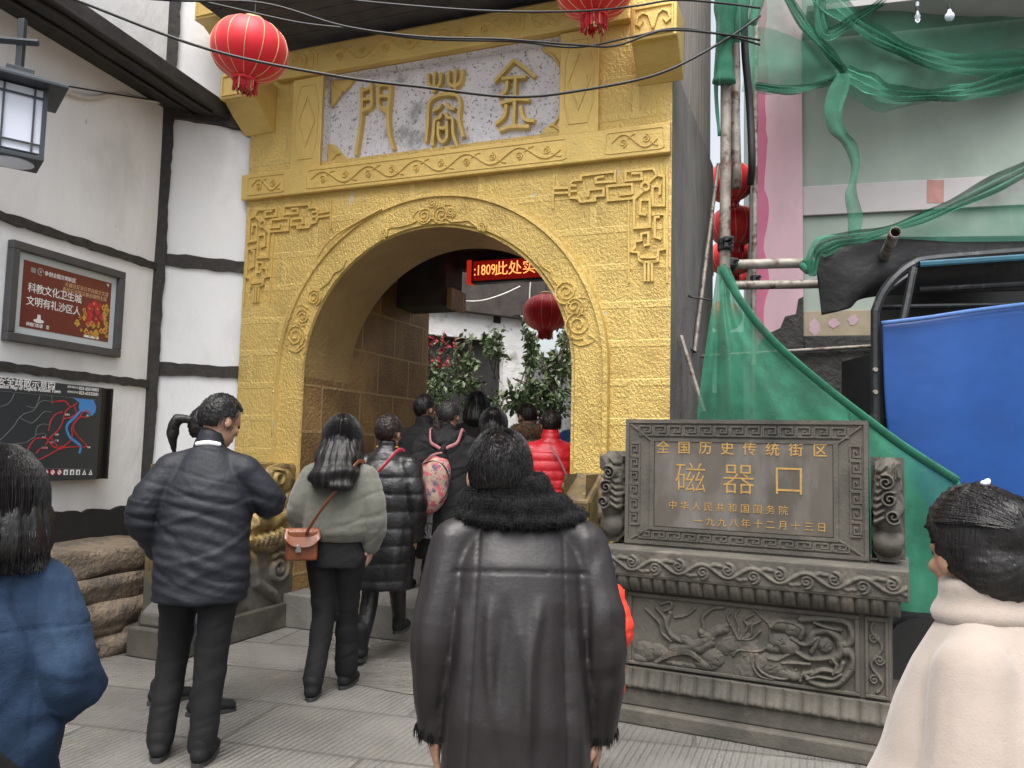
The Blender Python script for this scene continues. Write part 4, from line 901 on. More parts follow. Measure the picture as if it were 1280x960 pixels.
roll([at(1330, 187, 5.27), at(1240, 232, 5.25), at(1160, 270, 5.22), at(1090, 293, 5.2), at(1040, 302, 5.2), at(1020, 315, 5.2), at(1016, 345, 5.22)], .055, 'net', .12, par=ln)
roll([at(1002, 332, 5.36), at(1012, 338, 5.3), at(1018, 330, 5.3), at(1006, 326, 5.36)], .03, 'net', .8, par=ln, name='knot')
# black awning sheet
mb = MB()
G_ = sheet([[at(1016, 308, 5.36), at(1060, 296, 5.3), at(1160, 296, 5.3), at(1330, 294, 5.4)], [at(1022, 352, 5.34), at(1075, 345, 5.25), at(1160, 338, 5.3), at(1330, 330, 5.4)], [at(1027, 394, 5.36), at(1060, 386, 5.3), at(1100, 370, 5.36), at(1330, 362, 5.45)]], .006, 4, 60, 24, .7)
mb.grid(G_); o = mb.build('awning_sheet', M['black_sheet'], None, smooth=True, solid=.006); tag(o, 'black plastic sheet slung over the two level scaffold tubes', 'sheet')
# cart canopy with the blue sheet
ct = thing('cart_canopy', 'dark metal cart canopy frame with a blue plastic sheet on its side', 'canopy frame', (2.6, 5.2, 0))
dc = 5.15
def bar(pts, r, name='frame_bar', m='dark_metal', fl=None):
    mb = MB(); mb.tube(pts, r, 8, flat=fl); mb.build(name, M[m], ct, smooth=True, angle=40)
mb = MB(); mb.box(WORLD, at(1098, 400, dc+.75).x, 4.6, dc+.72, dc+.75, .3, at(1200, 322, dc+.75).z); mb.build('back_panel', M['black_plastic'], ct)
mb = MB(); mb.box(WORLD, at(1098, 400, dc+.1).x, at(1112, 400, dc+.1).x, dc+.05, dc+.7, .3, at(1200, 440, dc).z); mb.build('side_panel', M['dark_metal'], ct)
bar(spline([at(1330, 312, dc), at(1240, 318, dc), at(1160, 325, dc), at(1140, 331, dc), at(1120, 346, dc), at(1104, 366, dc), at(1094, 390, dc)], 6), .032)
bar([at(1094, 388, dc), at(1094, 480, dc), (at(1094, 560, dc).x, dc, 0)], .030)
bar([at(1142, 335, dc-.02), at(1128, 404, dc-.05)], .026)
bar([at(1104, 366, dc), at(1142, 340, dc+.0)], .02)
bar([at(1148, 362, dc+.1), at(1330, 352, dc+.1)], .02); bar([at(1100, 384, dc+.1), at(1330, 380, dc+.15)], .018)
for x, y in ((1094, 462), (1094, 490)):
    mb = MB(); mb.lathe(at(x, y, dc-.035), [(.014, -.01), (.014, .01)], 10, Vector((0, -1, 0))); mb.build('bolt', M['steel'], ct)
G_ = sheet([[at(1103, 405, dc-.06), at(1160, 399, dc-.1), at(1220, 390, dc-.1), at(1340, 376, dc)], [at(1106, 500, dc-.04), at(1160, 500, dc-.1), at(1220, 500, dc-.12), at(1340, 500, dc)], [at(1114, 580, dc-.02), at(1160, 600, dc-.08), at(1220, 610, dc-.1), at(1340, 610, dc)], [at(1125, 700, dc), at(1160, 720, dc-.05), at(1220, 720, dc-.06), at(1340, 720, dc)]], .0012, 6, 50, 40, .6)
mb = MB(); mb.grid(G_); mb.build('blue_sheet', M['blue_sheet'], ct, smooth=True, solid=.004)
mb = MB(); mb.tube(spline([at(1102, 404, dc-.08), at(1160, 397, dc-.12), at(1220, 388, dc-.12), at(1340, 373, dc-.02)], 6), .014, 8, flat=.5); mb.build('sheet_hem', mat('blue_hem', (.05, .13, .34), .5, 0, .2, 10), ct, smooth=True)
mb = MB(); G_ = sheet([[at(1145, 322, dc+.0), at(1240, 316, dc), at(1330, 310, dc)], [at(1138, 318, dc+.7), at(1240, 312, dc+.7), at(1330, 306, dc+.7)]], .01, 2, 20, 8, 1); mb.grid(G_); mb.build('top_cover', M['black_plastic'], ct, solid=.01)
mb = MB(); mb.tube([at(1150, 330, dc-.03), at(1330, 318, dc-.03)], .02, 6, flat=.4); mb.build('trim_strip', mat('teal_trim', (.015, .09, .14), .5, 0, .2, 9), ct)
mb = MB(); bx = at(1200, 560, dc); mb.box(WORLD, at(1100, 560, dc).x, 3.9, dc+.02, dc+1.1, .25, .75); mb.build('cart_box', M['dark_metal'], ct, bevel=.02)
for x in (2.6, 3.6):
    mb = MB(); mb.lathe(Vector((x, dc+.0, .25)), [(.02, -.03), (.25, -.03), (.25, .03), (.02, .03)], 20, Vector((0, 1, 0))); mb.build('wheel', M['black_plastic'], ct)
# two bulbs hanging at the top right
for k, (x, y, lab) in enumerate(((1147, 22, 'clear glass pendant hanging before the grey wall, left one of the two'), (1187, 20, 'round pale bulb hanging before the grey wall, right one of the two'))):
    p = at(x, y, 6.1); t = thing('hanging_bulb', lab, 'light bulb', p, 'bulbs hanging before the grey wall'); mb = MB()
    prof = [(.001, -.045), (.012, -.04), (.022, -.02), (.018, -.005), (.024, .01), (.012, .03), (.014, .12), (.010, .13)] if k == 0 else [(.001, -.04), (.025, -.034), (.037, -.008), (.033, .012), (.016, .03), (.012, .06)]
    mb.lathe(p, prof, 16); mb.build('glass', M['glass_clear'] if k == 0 else M['bulb_lit'], t, smooth=True)
    mb = MB(); mb.rod(p+Vector((0, 0, .055)), p+Vector((0, 0, .09)), .016); mb.build('socket', M['black_plastic'], t)
    mb = MB(); mb.rod(p+Vector((0, 0, .09)), p+Vector((0, 0, 1.2)), .004, 6); mb.build('cord', M['cable'], t)

# ------------------------------------------------------------ lanterns
def lantern(c, r, label, tilt=(0, 0), tas=.30, cord=1.0, ribs=14, ratio=.80, hem=True, fine=True):
    c = Vector(c); ax = Vector((math.sin(tilt[0]), math.sin(tilt[1]), 1)).normalized(); t = thing('red_lantern', label, 'lantern', c, 'red silk lanterns')
    n = 18 if fine else 12; prof = []
    for i in range(n+1):
        a = -math.pi/2*.93+math.pi*.93*i/n; prof.append((r*(math.cos(a)**.8), r*ratio*math.sin(a)))
    mb = MB(); mb.lathe(c, prof, ribs*4, ax, lobes=ribs, amp=.012); mb.build('shade', M['red_silk'], t, smooth=True)
    q = Vector((0, 0, 1)).rotation_difference(ax); mb = MB()
    for k in range(ribs):
        a = 2*math.pi*k/ribs; mb.tube([c+q @ Vector(((p+.002)*math.cos(a), (p+.002)*math.sin(a), z)) for p, z in prof], r*.010, 5)
    mb.build('rib', M['lantern_gold'], t)
    zt, zb = prof[-1][1], prof[0][1]; mb = MB()
    mb.lathe(c+ax*zt, [(r*.22, -.02*r), (r*.26, .0), (r*.25, .10*r), (r*.2, .13*r)], 24, ax); mb.build('cap', M['lantern_gold'], t)
    mb = MB(); mb.lathe(c+ax*zb, [(r*.20, .03*r), (r*.36, .0), (r*.35, -.06*r), (r*.2, -.08*r)], 24, ax); mb.build('collar', M['red_silk'], t)
    mb = MB(); rs = random.Random(int(c.x*100))
    for k in range(90 if fine else 40):
        a = rs.uniform(0, 6.28); rr = r*rs.uniform(.16, .34); L = tas*r*2*rs.uniform(.8, 1.08)
        p0 = c+q @ Vector((rr*math.cos(a), rr*math.sin(a), zb-.05*r)); p1 = p0+Vector((rs.uniform(-.02, .02)*r, rs.uniform(-.02, .02)*r, -L))
        mb.tube([p0, p0.lerp(p1, .5)+Vector((rs.uniform(-.01, .01)*r, 0, 0)), p1], r*.018, 4, mi=0 if k % 4 else 1)
    mb.lathe(c+ax*zb, [(r*.27, -.05*r), (r*.27, -.25*r), (r*.05, -.28*r)], 16, ax)
    mb.build('tassel', [M['red_tassel'], M['lantern_gold']], t)
    mb = MB(); mb.rod(c+ax*(zt+.1*r), c+ax*(zt+.1*r)+Vector((.01, .02, cord)), .004, 6); mb.build('cord', M['cable'], t)
    return t
lantern(at(312, 63, 5.4), .262, 'large red lantern with gold ribs, hanging before the left end of the gold gate', (.10, -.02), .15, .35)
lantern(at(743, -18, 5.3), .275, 'red lantern half cut off by the picture top above the right end of the gate', (0, 0), .17, .3)
lantern(at(682, 391, 8.9), .255, 'red lantern hanging in the passage seen through the arch', (0, 0), .16, .9)
for k, (x, y, d_, r_) in enumerate(((912, 228, 8.8, .27), (918, 283, 9.2, .29), (914, 322, 9.8, .28), (886, 325, 10.2, .20), (945, 345, 10.4, .24), (905, 395, 11, .25))):
    lantern(at(x, y, d_), r_, ['topmost red lantern in the alley between gate and pink building', 'second red lantern down in the alley behind the scaffold upright', 'third red lantern down in the alley beside the pink pillar', 'red lantern sliver at the edge of the dark gate side', 'small red lantern behind the thin upright tube', 'lowest red lantern in the alley above the triangle of green net'][k], (.05*k-.1, 0), .12, .8, fine=False)
# grey square street lantern on its wall arm
lc = at(19, 154, 4.5); wl = thing('wall_lantern', 'dark grey square street lantern with frosted panes on a wall arm', 'lantern', lc)
LF = Fr(lc, 0); LF.u = Vector((math.cos(R_(-52)), math.sin(R_(-52)), 0)); LF.n = LF.u.cross(LF.v)
hw, hh = .128, .185
mb = MB(); mb.box(LF, -hw+.012, hw-.012, -hh, hh, -hw+.012, hw-.012); mb.build('pane', M['frosted'], wl)
mb = MB()
for su in (-1, 1):
    for sw in (-1, 1): mb.box(LF, su*hw-.011, su*hw+.011, -hh-.02, hh+.01, sw*hw-.011, sw*hw+.011)
for face in range(4):
    F2 = Fr(lc, 0); a = R_(-52+90*face); F2.u = Vector((math.cos(a), math.sin(a), 0)); F2.n = F2.u.cross(F2.v)
    for x in (-.075, .075): mb.box(F2, x-.005, x+.005, -hh, hh, hw-.008, hw+.004)
    for y in (-hh+.045, hh-.05): mb.box(F2, -hw, hw, y-.005, y+.005, hw-.0075, hw+.0045)
mb.box(LF, -hw-.012, hw+.012, -hh-.045, -hh-.0205, -hw-.012, hw+.012); mb.build('frame', M['grey_paint'], wl, bevel=.002)
mb = MB(); mb.lathe(lc+Vector((0, 0, -hh-.048)), [(.11, -.004), (.11, .002)], 24); mb.build('diffuser', M['frosted'], wl)
mb = MB(); q = [(hw+.10, hh+.01), (hw+.10, hh+.03), (.07, hh+.10), (.07, hh+.13), (.03, hh+.14)]
V = []; F = []
for k, (r_, z) in enumerate(q):
    for a, b in ((-1, -1), (1, -1), (1, 1), (-1, 1)): V.append(LF.P(a*r_, z, b*r_))
for k in range(len(q)-1):
    for j in range(4): F.append((k*4+j, k*4+(j+1) % 4, (k+1)*4+(j+1) % 4, (k+1)*4+j)[::-1])
F += [(0, 1, 2, 3), (16, 17, 18, 19)[::-1]]; mb.add(V, F); mb.build('roof', M['grey_paint'], wl, bevel=.004)
mb = MB(); top = lc+Vector((0, 0, hh+.14)); mb.box(WORLD, top.x-.018, top.x+.018, top.y-.018, top.y+.018, top.z-.01, top.z+.30)
wall_pt = A.P(-2.6, top.z+.13, .0)
ar = MB(); ar.tube([top+Vector((.10, 0, .16)), wall_pt+Vector((0, 0, 0))], .022, 4); ar.build('arm', M['grey_paint'], wl)
mb.build('hanger', M['grey_paint'], wl, bevel=.003)

# ------------------------------------------------------------ posters on the white wall
pf = thing('poster', 'dark red framed poster with white slogan text on the white wall', 'poster', A.P(-.95, 2.5, 0))
mb = MB(); a, b, c, d = -1.478, -.425, 2.15, 2.845
for q in ((a, b, c, c+.06), (a, b, d-.06, d), (a, a+.06, c+.06, d-.06), (b-.06, b, c+.06, d-.06)): mb.box(A, *q, .0, .055)
mb.build('frame', M['poster_frame'], pf, bevel=.006)
mb = MB(); mb.box(A, a+.05, b-.05, c+.05, d-.05, .0, .018); mb.build('mount', M['pale_mat'], pf)
pa, pb, pc, pd = a+.122, b-.112, c+.112, d-.112
mb = MB(); mb.box(A, pa, pb, pc, pd, .017, .021); sh = mb.build('print', M['poster_red'], pf)
W_ = pb-pa; HH = pd-pc; X = lambda x: pa+W_*x; Y = lambda y: pd-HH*y
wt = .0215
cjk(A, '科教文化卫生城', X(.055), Y(.40), .069, .072, wt, M['white_print'], sh, .0005)
cjk(A, '文明有礼沙区人', X(.05), Y(.60), .069, .072, wt, M['white_print'], sh, .0005)
cjk(A, '争创全国文明城区', X(.215), Y(.125), .036, .037, wt, M['white_print'], sh, .0004)
cjk(A, '大诚信爱法公平自和文文富', X(.44), Y(.215), .036, .037, wt, M['tan_print'], sh, .0002, .1)
cjk(A, '善信爱治等法善由谐明主强', X(.42), Y(.30), .036, .037, wt, M['tan_print'], sh, .0002, .1)
cjk(A, '磁器口街道 宣', X(.065), Y(.945), .028, .030, wt, M['white_print'], sh, .0003)
mb = MB()
for k in range(6): mb.box(A, X(.075)+.007*k, X(.075)+.007*k+.004, Y(.16), Y(.085), wt-.001, wt+.0003)
mb.ribbon(A, [(X(.175)+.024*math.cos(t*.4), Y(.12)+.024*math.sin(t*.4)) for t in range(14)], .008, wt-.001, .0014); mb.lathe(A.P(X(.175), Y(.12), wt), [(.010, -.001), (.010, .001)], 10, A.n)
mb.build('emblem', M['grey_print'], sh)
mb = MB()
cx, cy = X(.19), Y(.87)
mb.prism(A, [(cx+.045*math.cos(t*.5), cy+.014*math.sin(t*.5)) for t in range(13)], wt-.001, wt+.0005); mb.prism(A, [(cx-.016, cy+.012), (cx+.016, cy+.012), (cx+.012, cy+.045), (cx-.012, cy+.045)], wt-.001, wt+.0006)
mb.prism(A, [(X(.93), Y(.03)), (X(.965), Y(.03)), (X(.965), Y(.075))], wt-.001, wt+.0005)
mb.box(A, X(.70), X(.88), Y(.985), Y(.945), wt-.001, wt+.0005)
mb.build('emblem', M['white_print'], sh)
rs = random.Random(12); mb = MB(); m2 = MB()
for k in range(58):       # folk ornament of yellow and red medallions
    x = rs.uniform(.60, .985); y = rs.uniform(.40, .93)
    if x+.6*y < .98: continue
    inner = abs(x-.80) < .10 and y < .74; r_ = rs.uniform(.012, .026); cx, cy = X(x), Y(y)
    (m2 if inner else mb).prism(A, [(cx+r_*(1+.25*math.sin(5*t*.35+k))*math.cos(t*.35), cy+r_*(1+.25*math.cos(4*t*.35))*math.sin(t*.35)) for t in range(18)], wt-.001, wt+.0004+.00004*k)
    if k % 3 == 0: (mb if inner else m2).prism(A, [(cx+r_*.4*math.cos(t*.8), cy+r_*.4*math.sin(t*.8)) for t in range(8)], wt-.001, wt+.0031+.00004*k)
mb.build('ornament', M['yellow_print'], sh); m2.build('ornament', M['red_print'], sh)

mp = thing('map_board', 'dark evacuation map board with a blue river and red routes on the white wall', 'map board', A.P(-1.1, 1.5, 0))
a, b, c, d = -2.15, -.552, 1.19, 1.89
mb = MB(); mb.box(A, a, b-.115, c, d, .0, .12); bd = mb.build('board', M['map_board'], mp, bevel=.004)
mb = MB(); mb.box(A, b-.114, b, c, d, .0, .09)
mb.box(A, b-.114, b-.10, c, d, .09, .121); mb.box(A, b-.02, b, c, d, .09, .118)
for k in range(24): mb.box(A, b-.099, b-.06, c+.03+.027*k, c+.045+.027*k, .09, .108)
mb.build('side_vent', M['black_plastic'], mp)
wm = .1205
def mpx(x, y): return A.px(x/6., 460+y/6., wm)      # traced from the enlarged photo
def mline(mb, pts, wd, sm=True):
    q = [mpx(*p) for p in pts]
    if sm and len(q) > 2: q = [(p.x, p.y) for p in spline([(u, v, 0) for u, v in q], 5)]
    mb.ribbon(A, q, wd, wm-.0008, .0022, top=.95)
mb = MB()
for pts in ([(-150, 640), (0, 540), (100, 440), (140, 380), (190, 340), (250, 320), (310, 250), (390, 250)], [(-100, 300), (0, 290), (70, 260), (110, 190)], [(200, 285), (260, 298), (285, 250), (300, 210)], [(150, 375), (200, 400), (240, 412), (290, 370), (330, 330), (390, 330)], [(390, 210), (390, 270)],
            [(100, 640), (105, 575), (190, 560), (230, 535), (265, 510), (275, 450), (320, 420), (380, 430)], [(270, 500), (320, 490), (350, 510)]): mline(mb, pts, .0045)
mline(mb, [(-250, 150), (0, 172), (390, 208), (720, 240)], .003, False); mline(mb, [(300, 752), (700, 760)], .003, False)
mb.build('contour_line', M['line_print'], bd)
mb = MB()
for pts in ([(385, 260), (480, 245), (530, 290), (580, 260)], [(390, 255), (470, 250)], [(530, 290), (490, 330), (470, 400), (440, 460), (380, 520), (340, 580)], [(470, 330), (420, 345), (380, 400), (365, 470)], [(345, 525), (270, 530), (225, 580), (205, 625)], [(680, 340), (640, 320), (600, 360), (540, 440), (540, 520), (500, 570), (440, 610), (330, 670), (250, 710)],
            [(650, 370), (600, 370), (550, 440), (580, 510), (650, 585), (560, 590), (450, 600)], [(560, 290), (570, 340), (530, 370), (480, 380)], [(345, 525), (400, 590), (450, 600)], [(380, 520), (430, 590)], [(270, 640), (310, 600), (350, 600)]): mline(mb, pts, .008)
for x, y, r_ in ((465, 600, .03), (460, 332, .014), (205, 620, .016)):
    u, v = mpx(x, y); mb.prism(A, [(u-r_, v-r_*.5), (u+r_, v), (u-.2*r_, v+r_*.6)], wm-.001, wm+.0026)
mb.build('route_line', M['red_print'], bd)
mb = MB(); lake = [(540, 218), (600, 232), (700, 235), (722, 290), (715, 330), (690, 362), (650, 330), (625, 325), (605, 330), (590, 300), (595, 260)]
mb.prism(A, [mpx(*p) for p in lake], wm-.001, wm+.0009); mline(mb, [(600, 325), (560, 370), (510, 420), (500, 460), (525, 520), (570, 555), (605, 590), (595, 640)], .020); mb.build('river', M['blue_print'], bd)
def mt(s, x, y, size, **k): u, v = mpx(x, y); text(A, s, u, v, size, wm+.0004, .001, M['white_print'], bd, align=k.pop('align', 'LEFT'), **k)
uu, vv2 = mpx(415, 138); cjk(A, '磁器口古镇安全疏散示意图', uu-.0672*12, vv2, .0672, .068, wm+.0004, M['white_print'], bd, .0005)
mt('Safety Evacuation Map of Ciqikou Ancient Town', 455, 178, .037, align='RIGHT', sx=.92, bold=.0008)
mt('023-65010003', 740, 167, .033, align='RIGHT', bold=.0006); mt('023-65322681', 740, 200, .033, align='RIGHT', bold=.0006)
mt('报警求助电话', 588, 149, .017, align='RIGHT'); mt('游客投诉电话', 588, 185, .017, align='RIGHT')
for s, x, y in (('磁器口', 505, 350), ('古镇', 425, 500), ('广场', 425, 546), ('码头', 330, 522), ('停车场', 335, 600), ('渡口', 660, 358), ('车站', 665, 595), ('正门', 385, 560)): mt(s, x, y, .016, align='CENTER')
mb = MB(); m2 = MB(); m3 = MB()
for k, x in enumerate((345, 395, 445, 493, 540, 585, 632, 680)):
    u, v = mpx(x, 782); r_ = .019
    if k < 3:
        mb.prism(A, [(u+r_*math.cos(t*.5), v+r_*math.sin(t*.5)) for t in range(13)], wm-.001, wm+.0008); m2.ribbon(A, [(u+r_*math.cos(t*.5), v+r_*math.sin(t*.5)) for t in range(13)], .006, wm, .002); m2.ribbon(A, [(u-.012, v+.012), (u+.012, v-.012)], .005, wm, .0021)
    elif k < 6:
        mb.box(A, u-r_, u+r_, v-r_, v+r_, wm-.001, wm+.0008); m3.prism(A, [(u-.008, v-.014), (u+.006, v-.014), (u+.008, v+.003), (u, v+.014), (u-.006, v+.004)], wm-.001, wm+.0014)
    else: mb.prism(A, [(u-r_, v-r_), (u+r_, v-r_), (u, v+r_)], wm-.001, wm+.0008); m3.prism(A, [(u-.006, v-.012), (u+.006, v-.012), (u, v+.006)], wm-.001, wm+.0014)
mb.build('pictogram', M['white_print'], bd); m2.build('pictogram', M['red_print'], bd); m3.build('pictogram', M['map_board'], bd)

# ------------------------------------------------------------ cables
def cable(label, pts, r=.011, m='cable', n=8):
    mb = MB(); mb.tube(spline(pts, n), r, 7); tag(mb.build('cable', M[m], None, smooth=True), label, 'cable', 'overhead cables' if m == 'cable' else None)
def ov(pts, d0, d1): return [at(x, y, d0+(d1-d0)*i/(len(pts)-1)) for i, (x, y) in enumerate(pts)]
cable('lowest black overhead cable, sagging across the raised characters and the left lantern', ov([(-60, -60), (95, 0), (262, 62), (420, 95), (530, 109), (640, 121), (726, 113), (824, 92), (903, 52), (950, 20)], 4.6, 5.45), .0095)
cable('black overhead cable crossing the dark eave just over the left lantern', ov([(60, -12), (210, 0), (328, 4), (431, 33), (530, 46), (628, 49), (720, 56), (770, 57), (831, 38), (906, 43), (950, 50)], 4.8, 5.4), .008)
cable('black overhead cable that crosses its neighbour above the middle character', ov([(120, -20), (243, 0), (366, 27), (438, 36), (530, 48.5), (645, 52), (720, 59), (791, 46), (844, 35.5), (906, 44), (950, 56)], 4.9, 5.42), .0075)
cable('topmost black overhead cable passing in front of the upper lantern', ov([(380, -12), (438, 0), (595, 13), (720, 14), (790, 8), (844, 0), (903, 4), (950, 10)], 4.95, 5.35), .0075)
cable('pale cables bundled along the white wall behind the street lantern', [A.P(*A.px(x, y, .03), .03) for x, y in ((-60, 85), (0, 97), (60, 108), (110, 122), (145, 118), (190, 126), (212, 130))], .016, 'white_cable')
cable('thin dark wire above the pale cables on the white wall', [A.P(*A.px(x, y, .05), .05) for x, y in ((-60, 80), (30, 98), (110, 112), (170, 122), (212, 128))], .006, 'cable')

# ------------------------------------------------------------ passage and what lies beyond it
led = thing('led_sign', 'black LED sign with red and amber running text inside the arch', 'LED sign', G.P(-.7, 3.3, -1.6))
mb = MB(); mb.box(G, -1.10, .30, 3.155, 3.40, -1.70, -1.60); mb.build('casing', M['black_plastic'], led, bevel=.006)
mb = MB(); mb.box(G, -1.08, .28, 3.178, 3.378, -1.602, -1.598); pan = mb.build('screen', M['led_panel'], led)
text(G, ':1809', -1.07, 3.278, .15, -1.5965, .002, M['led_text'], pan, align='LEFT', sx=.72, bold=.0)
cjk(G, '此处实时', -.845, 3.278, .148, .15, -1.5965, M['led_text'], pan, 0)
mb = MB(); mb.box(G, -1.16, -1.102, 3.16, 3.40, -1.72, -1.62); mb.build('red_lit_end', M['red_spill'], led)  # beam end beside the sign, no lamp: its reflected red is given as glow
C = Fr((at(530, 480, 12.4).x-1.8, 12.4-1.1, 0), 32)
hb = thing('white_house', 'old white house front with a dark doorway beyond the passage', 'house', C.P(2, 0, 0))
u0, v0 = C.px(536, 418); u1, v1 = C.px(630, 425); ut, vt_ = C.px(590, 390)
dv = C.px(560, 420)[1]; tv = C.px(590, 392)[1]; ue = C.px(656, 450)[0]
mb = MB(); mb.box(C, -3, u0-.5, 0, tv, -.3, 0); mb.box(C, u0-.5, u1, dv, tv, -.3, 0); mb.box(C, u1, ue, 0, tv, -.3, 0); mb.build('wall', M['dirty_plaster'], hb)
mb = MB(); mb.box(C, u0-.5, u1, 0, dv, -.32, -.12); mb.build('door', M['dark_wood'], hb)
a, b = C.px(617, 390); mb = MB(); mb.box(C, a, a+.14, b-.18, b+.02, .0, .004); mb.build('vent_hole', M['black_paint'], hb)
mb = MB(); mb.box(C, -3, ue+2.5, tv+.0, tv+1.5, -.4, .12); mb.build('eave', mat('old_brown_wood', (.075, .062, .055), .85, 0, .3, 5), hb, bevel=.01)
mb = MB(); mb.box(C, ue, 6, 0, 3.2, -1.2, -.9); mb.build('side_wall', M['dirty_plaster'], hb)
cable('pale sagging cable under the eave beyond the passage', [C.P(*C.px(x, y, .4), .4) for x, y in ((548, 366), (570, 375), (600, 376), (628, 368), (650, 358))], .011, 'white_cable')
cable('pale cord hanging beside the lantern in the passage', [C.P(*C.px(x, y, .2), .2) for x, y in ((664, 340), (662, 380), (668, 420), (664, 470), (662, 500))], .012, 'white_cable')
mb = MB(); u, v = C.px(680, 500, .0); mb.box(C, u-.25, u+.12, 0, v+.35, -.6, -.3); tag(mb.build('plaster_pier', M['pink'], None), 'pinkish plaster pier behind the shrub beyond the arch', 'pier')
def foliage(mb, c, sx, sy, sz, n, ls, seed, droop=.5, mi=0):
    rs = np.random.RandomState(seed); cl = rs.normal(size=(max(4, n//18), 3))*np.array([sx, sy, sz])*.55
    for k in range(n):
        p = Vector(c)+Vector(cl[rs.randint(len(cl))])+Vector(rs.normal(size=3)*np.array([sx, sy, sz])*.22)
        d = Vector(rs.normal(size=3)); d.z -= droop; d.normalize(); sd_ = d.cross(Vector(rs.normal(size=3))); sd_.normalize(); nn = d.cross(sd_)
        L = ls*rs.uniform(.6, 1.3); wd = L*.26
        V = [p, p+d*L*.45+sd_*wd+nn*wd*.3, p+d*L, p+d*L*.45-sd_*wd+nn*wd*.3]
        mb.add(V, [(0, 1, 2), (0, 2, 3)], mi if rs.rand() > .3 else mi+1)
def vine(name, label, spots, n, ls, seed, flowers=()):
    t = thing(name, label, 'plant', spots[0][0]); mb = MB()
    for k, (c, sx, sz) in enumerate(spots): foliage(mb, c, sx, .28, sz, n, ls, seed+k)
    mb.build('foliage', [M['leaf'], M['leaf_pale']], t)
    mb = MB(); rs = random.Random(seed)
    for k, (c, sx, sz) in enumerate(spots):
        c = Vector(c)
        for j in range(4):
            mb.tube(spline([c+Vector((rs.uniform(-sx, sx), .1, -sz*1.6)), c+Vector((rs.uniform(-sx, sx)*.5, 0, 0)), c+Vector((rs.uniform(-sx, sx), rs.uniform(-.1, .1), sz))], 5), .010, 5)
    g0 = Vector((Vector(spots[0][0]).x, Vector(spots[0][0]).y, 0)); mb.tube(spline([g0, g0.lerp(Vector(spots[0][0]), .5)+Vector((.1, 0, 0)), Vector(spots[0][0])], 6), .025, 6)
    mb.build('stem', M['stem'], t)
    if flowers:
        mb = MB(); rs2 = np.random.RandomState(seed)
        for c, s_ in flowers: foliage(mb, c, s_, .12, s_, 34, .07, seed+9, 0, 0)
        mb.m = [0]*len(mb.m); mb.build('flower', M['flower'], t)
vine('climbing_vine', 'climbing vine with dark red flowers round the doorway beyond the passage', [(at(545, 465, 11.3), .22, .30), (at(580, 440, 11.4), .25, .22), (at(585, 480, 11.3), .22, .25), (at(615, 440, 11.6), .16, .25), (at(540, 500, 11.2), .2, .2)], 230, .10, 3, [(at(540, 425, 11.2), .10), (at(556, 432, 11.2), .09), (at(535, 450, 11.2), .10), (at(550, 455, 11.2), .07)])
vine('leafy_shrub', 'green leafy shrub hanging under the lantern beyond the arch', [(at(690, 470, 10.8), .22, .35), (at(665, 490, 10.7), .28, .18), (at(640, 500, 10.8), .25, .13), (at(705, 440, 11.0), .15, .3), (at(690, 510, 10.7), .25, .15), (at(660, 440, 11.4), .12, .3)], 240, .115, 21)
# alley between gate and pink building
mb = MB(); F3 = Fr((2.2, 13.5, 0), -10); mb.box(F3, -1.2, 3, 0, 3.3, -.5, 0); 
ah = mb.build('wall', M['dark_wall'], None); hh_ = thing('alley_house', 'dim shop front at the end of the alley behind the red lanterns', 'house', F3.P(0, 0, 0)); put(ah, hh_)
mb = MB(); mb.box(F3, -1.3, 3, 3.3, 3.45, -.6, .5); mb.build('roof', M['dark_wood'], hh_)
mb = MB()
for k in range(6): mb.box(F3, -.2+.25*k, -.02+.25*k, 2.5, 3.2, .0, .01)
mb.build('window', M['white_print'], hh_)
lf = thing('leaning_bar', 'rusty bar leaning against the dark side of the gate', 'bar', at(852, 422, 6)); mb = MB(); mb.rod(at(851, 420, 5.95), at(880, 515, 5.75), .018, 6); mb.build('tube', M['steel'], lf)
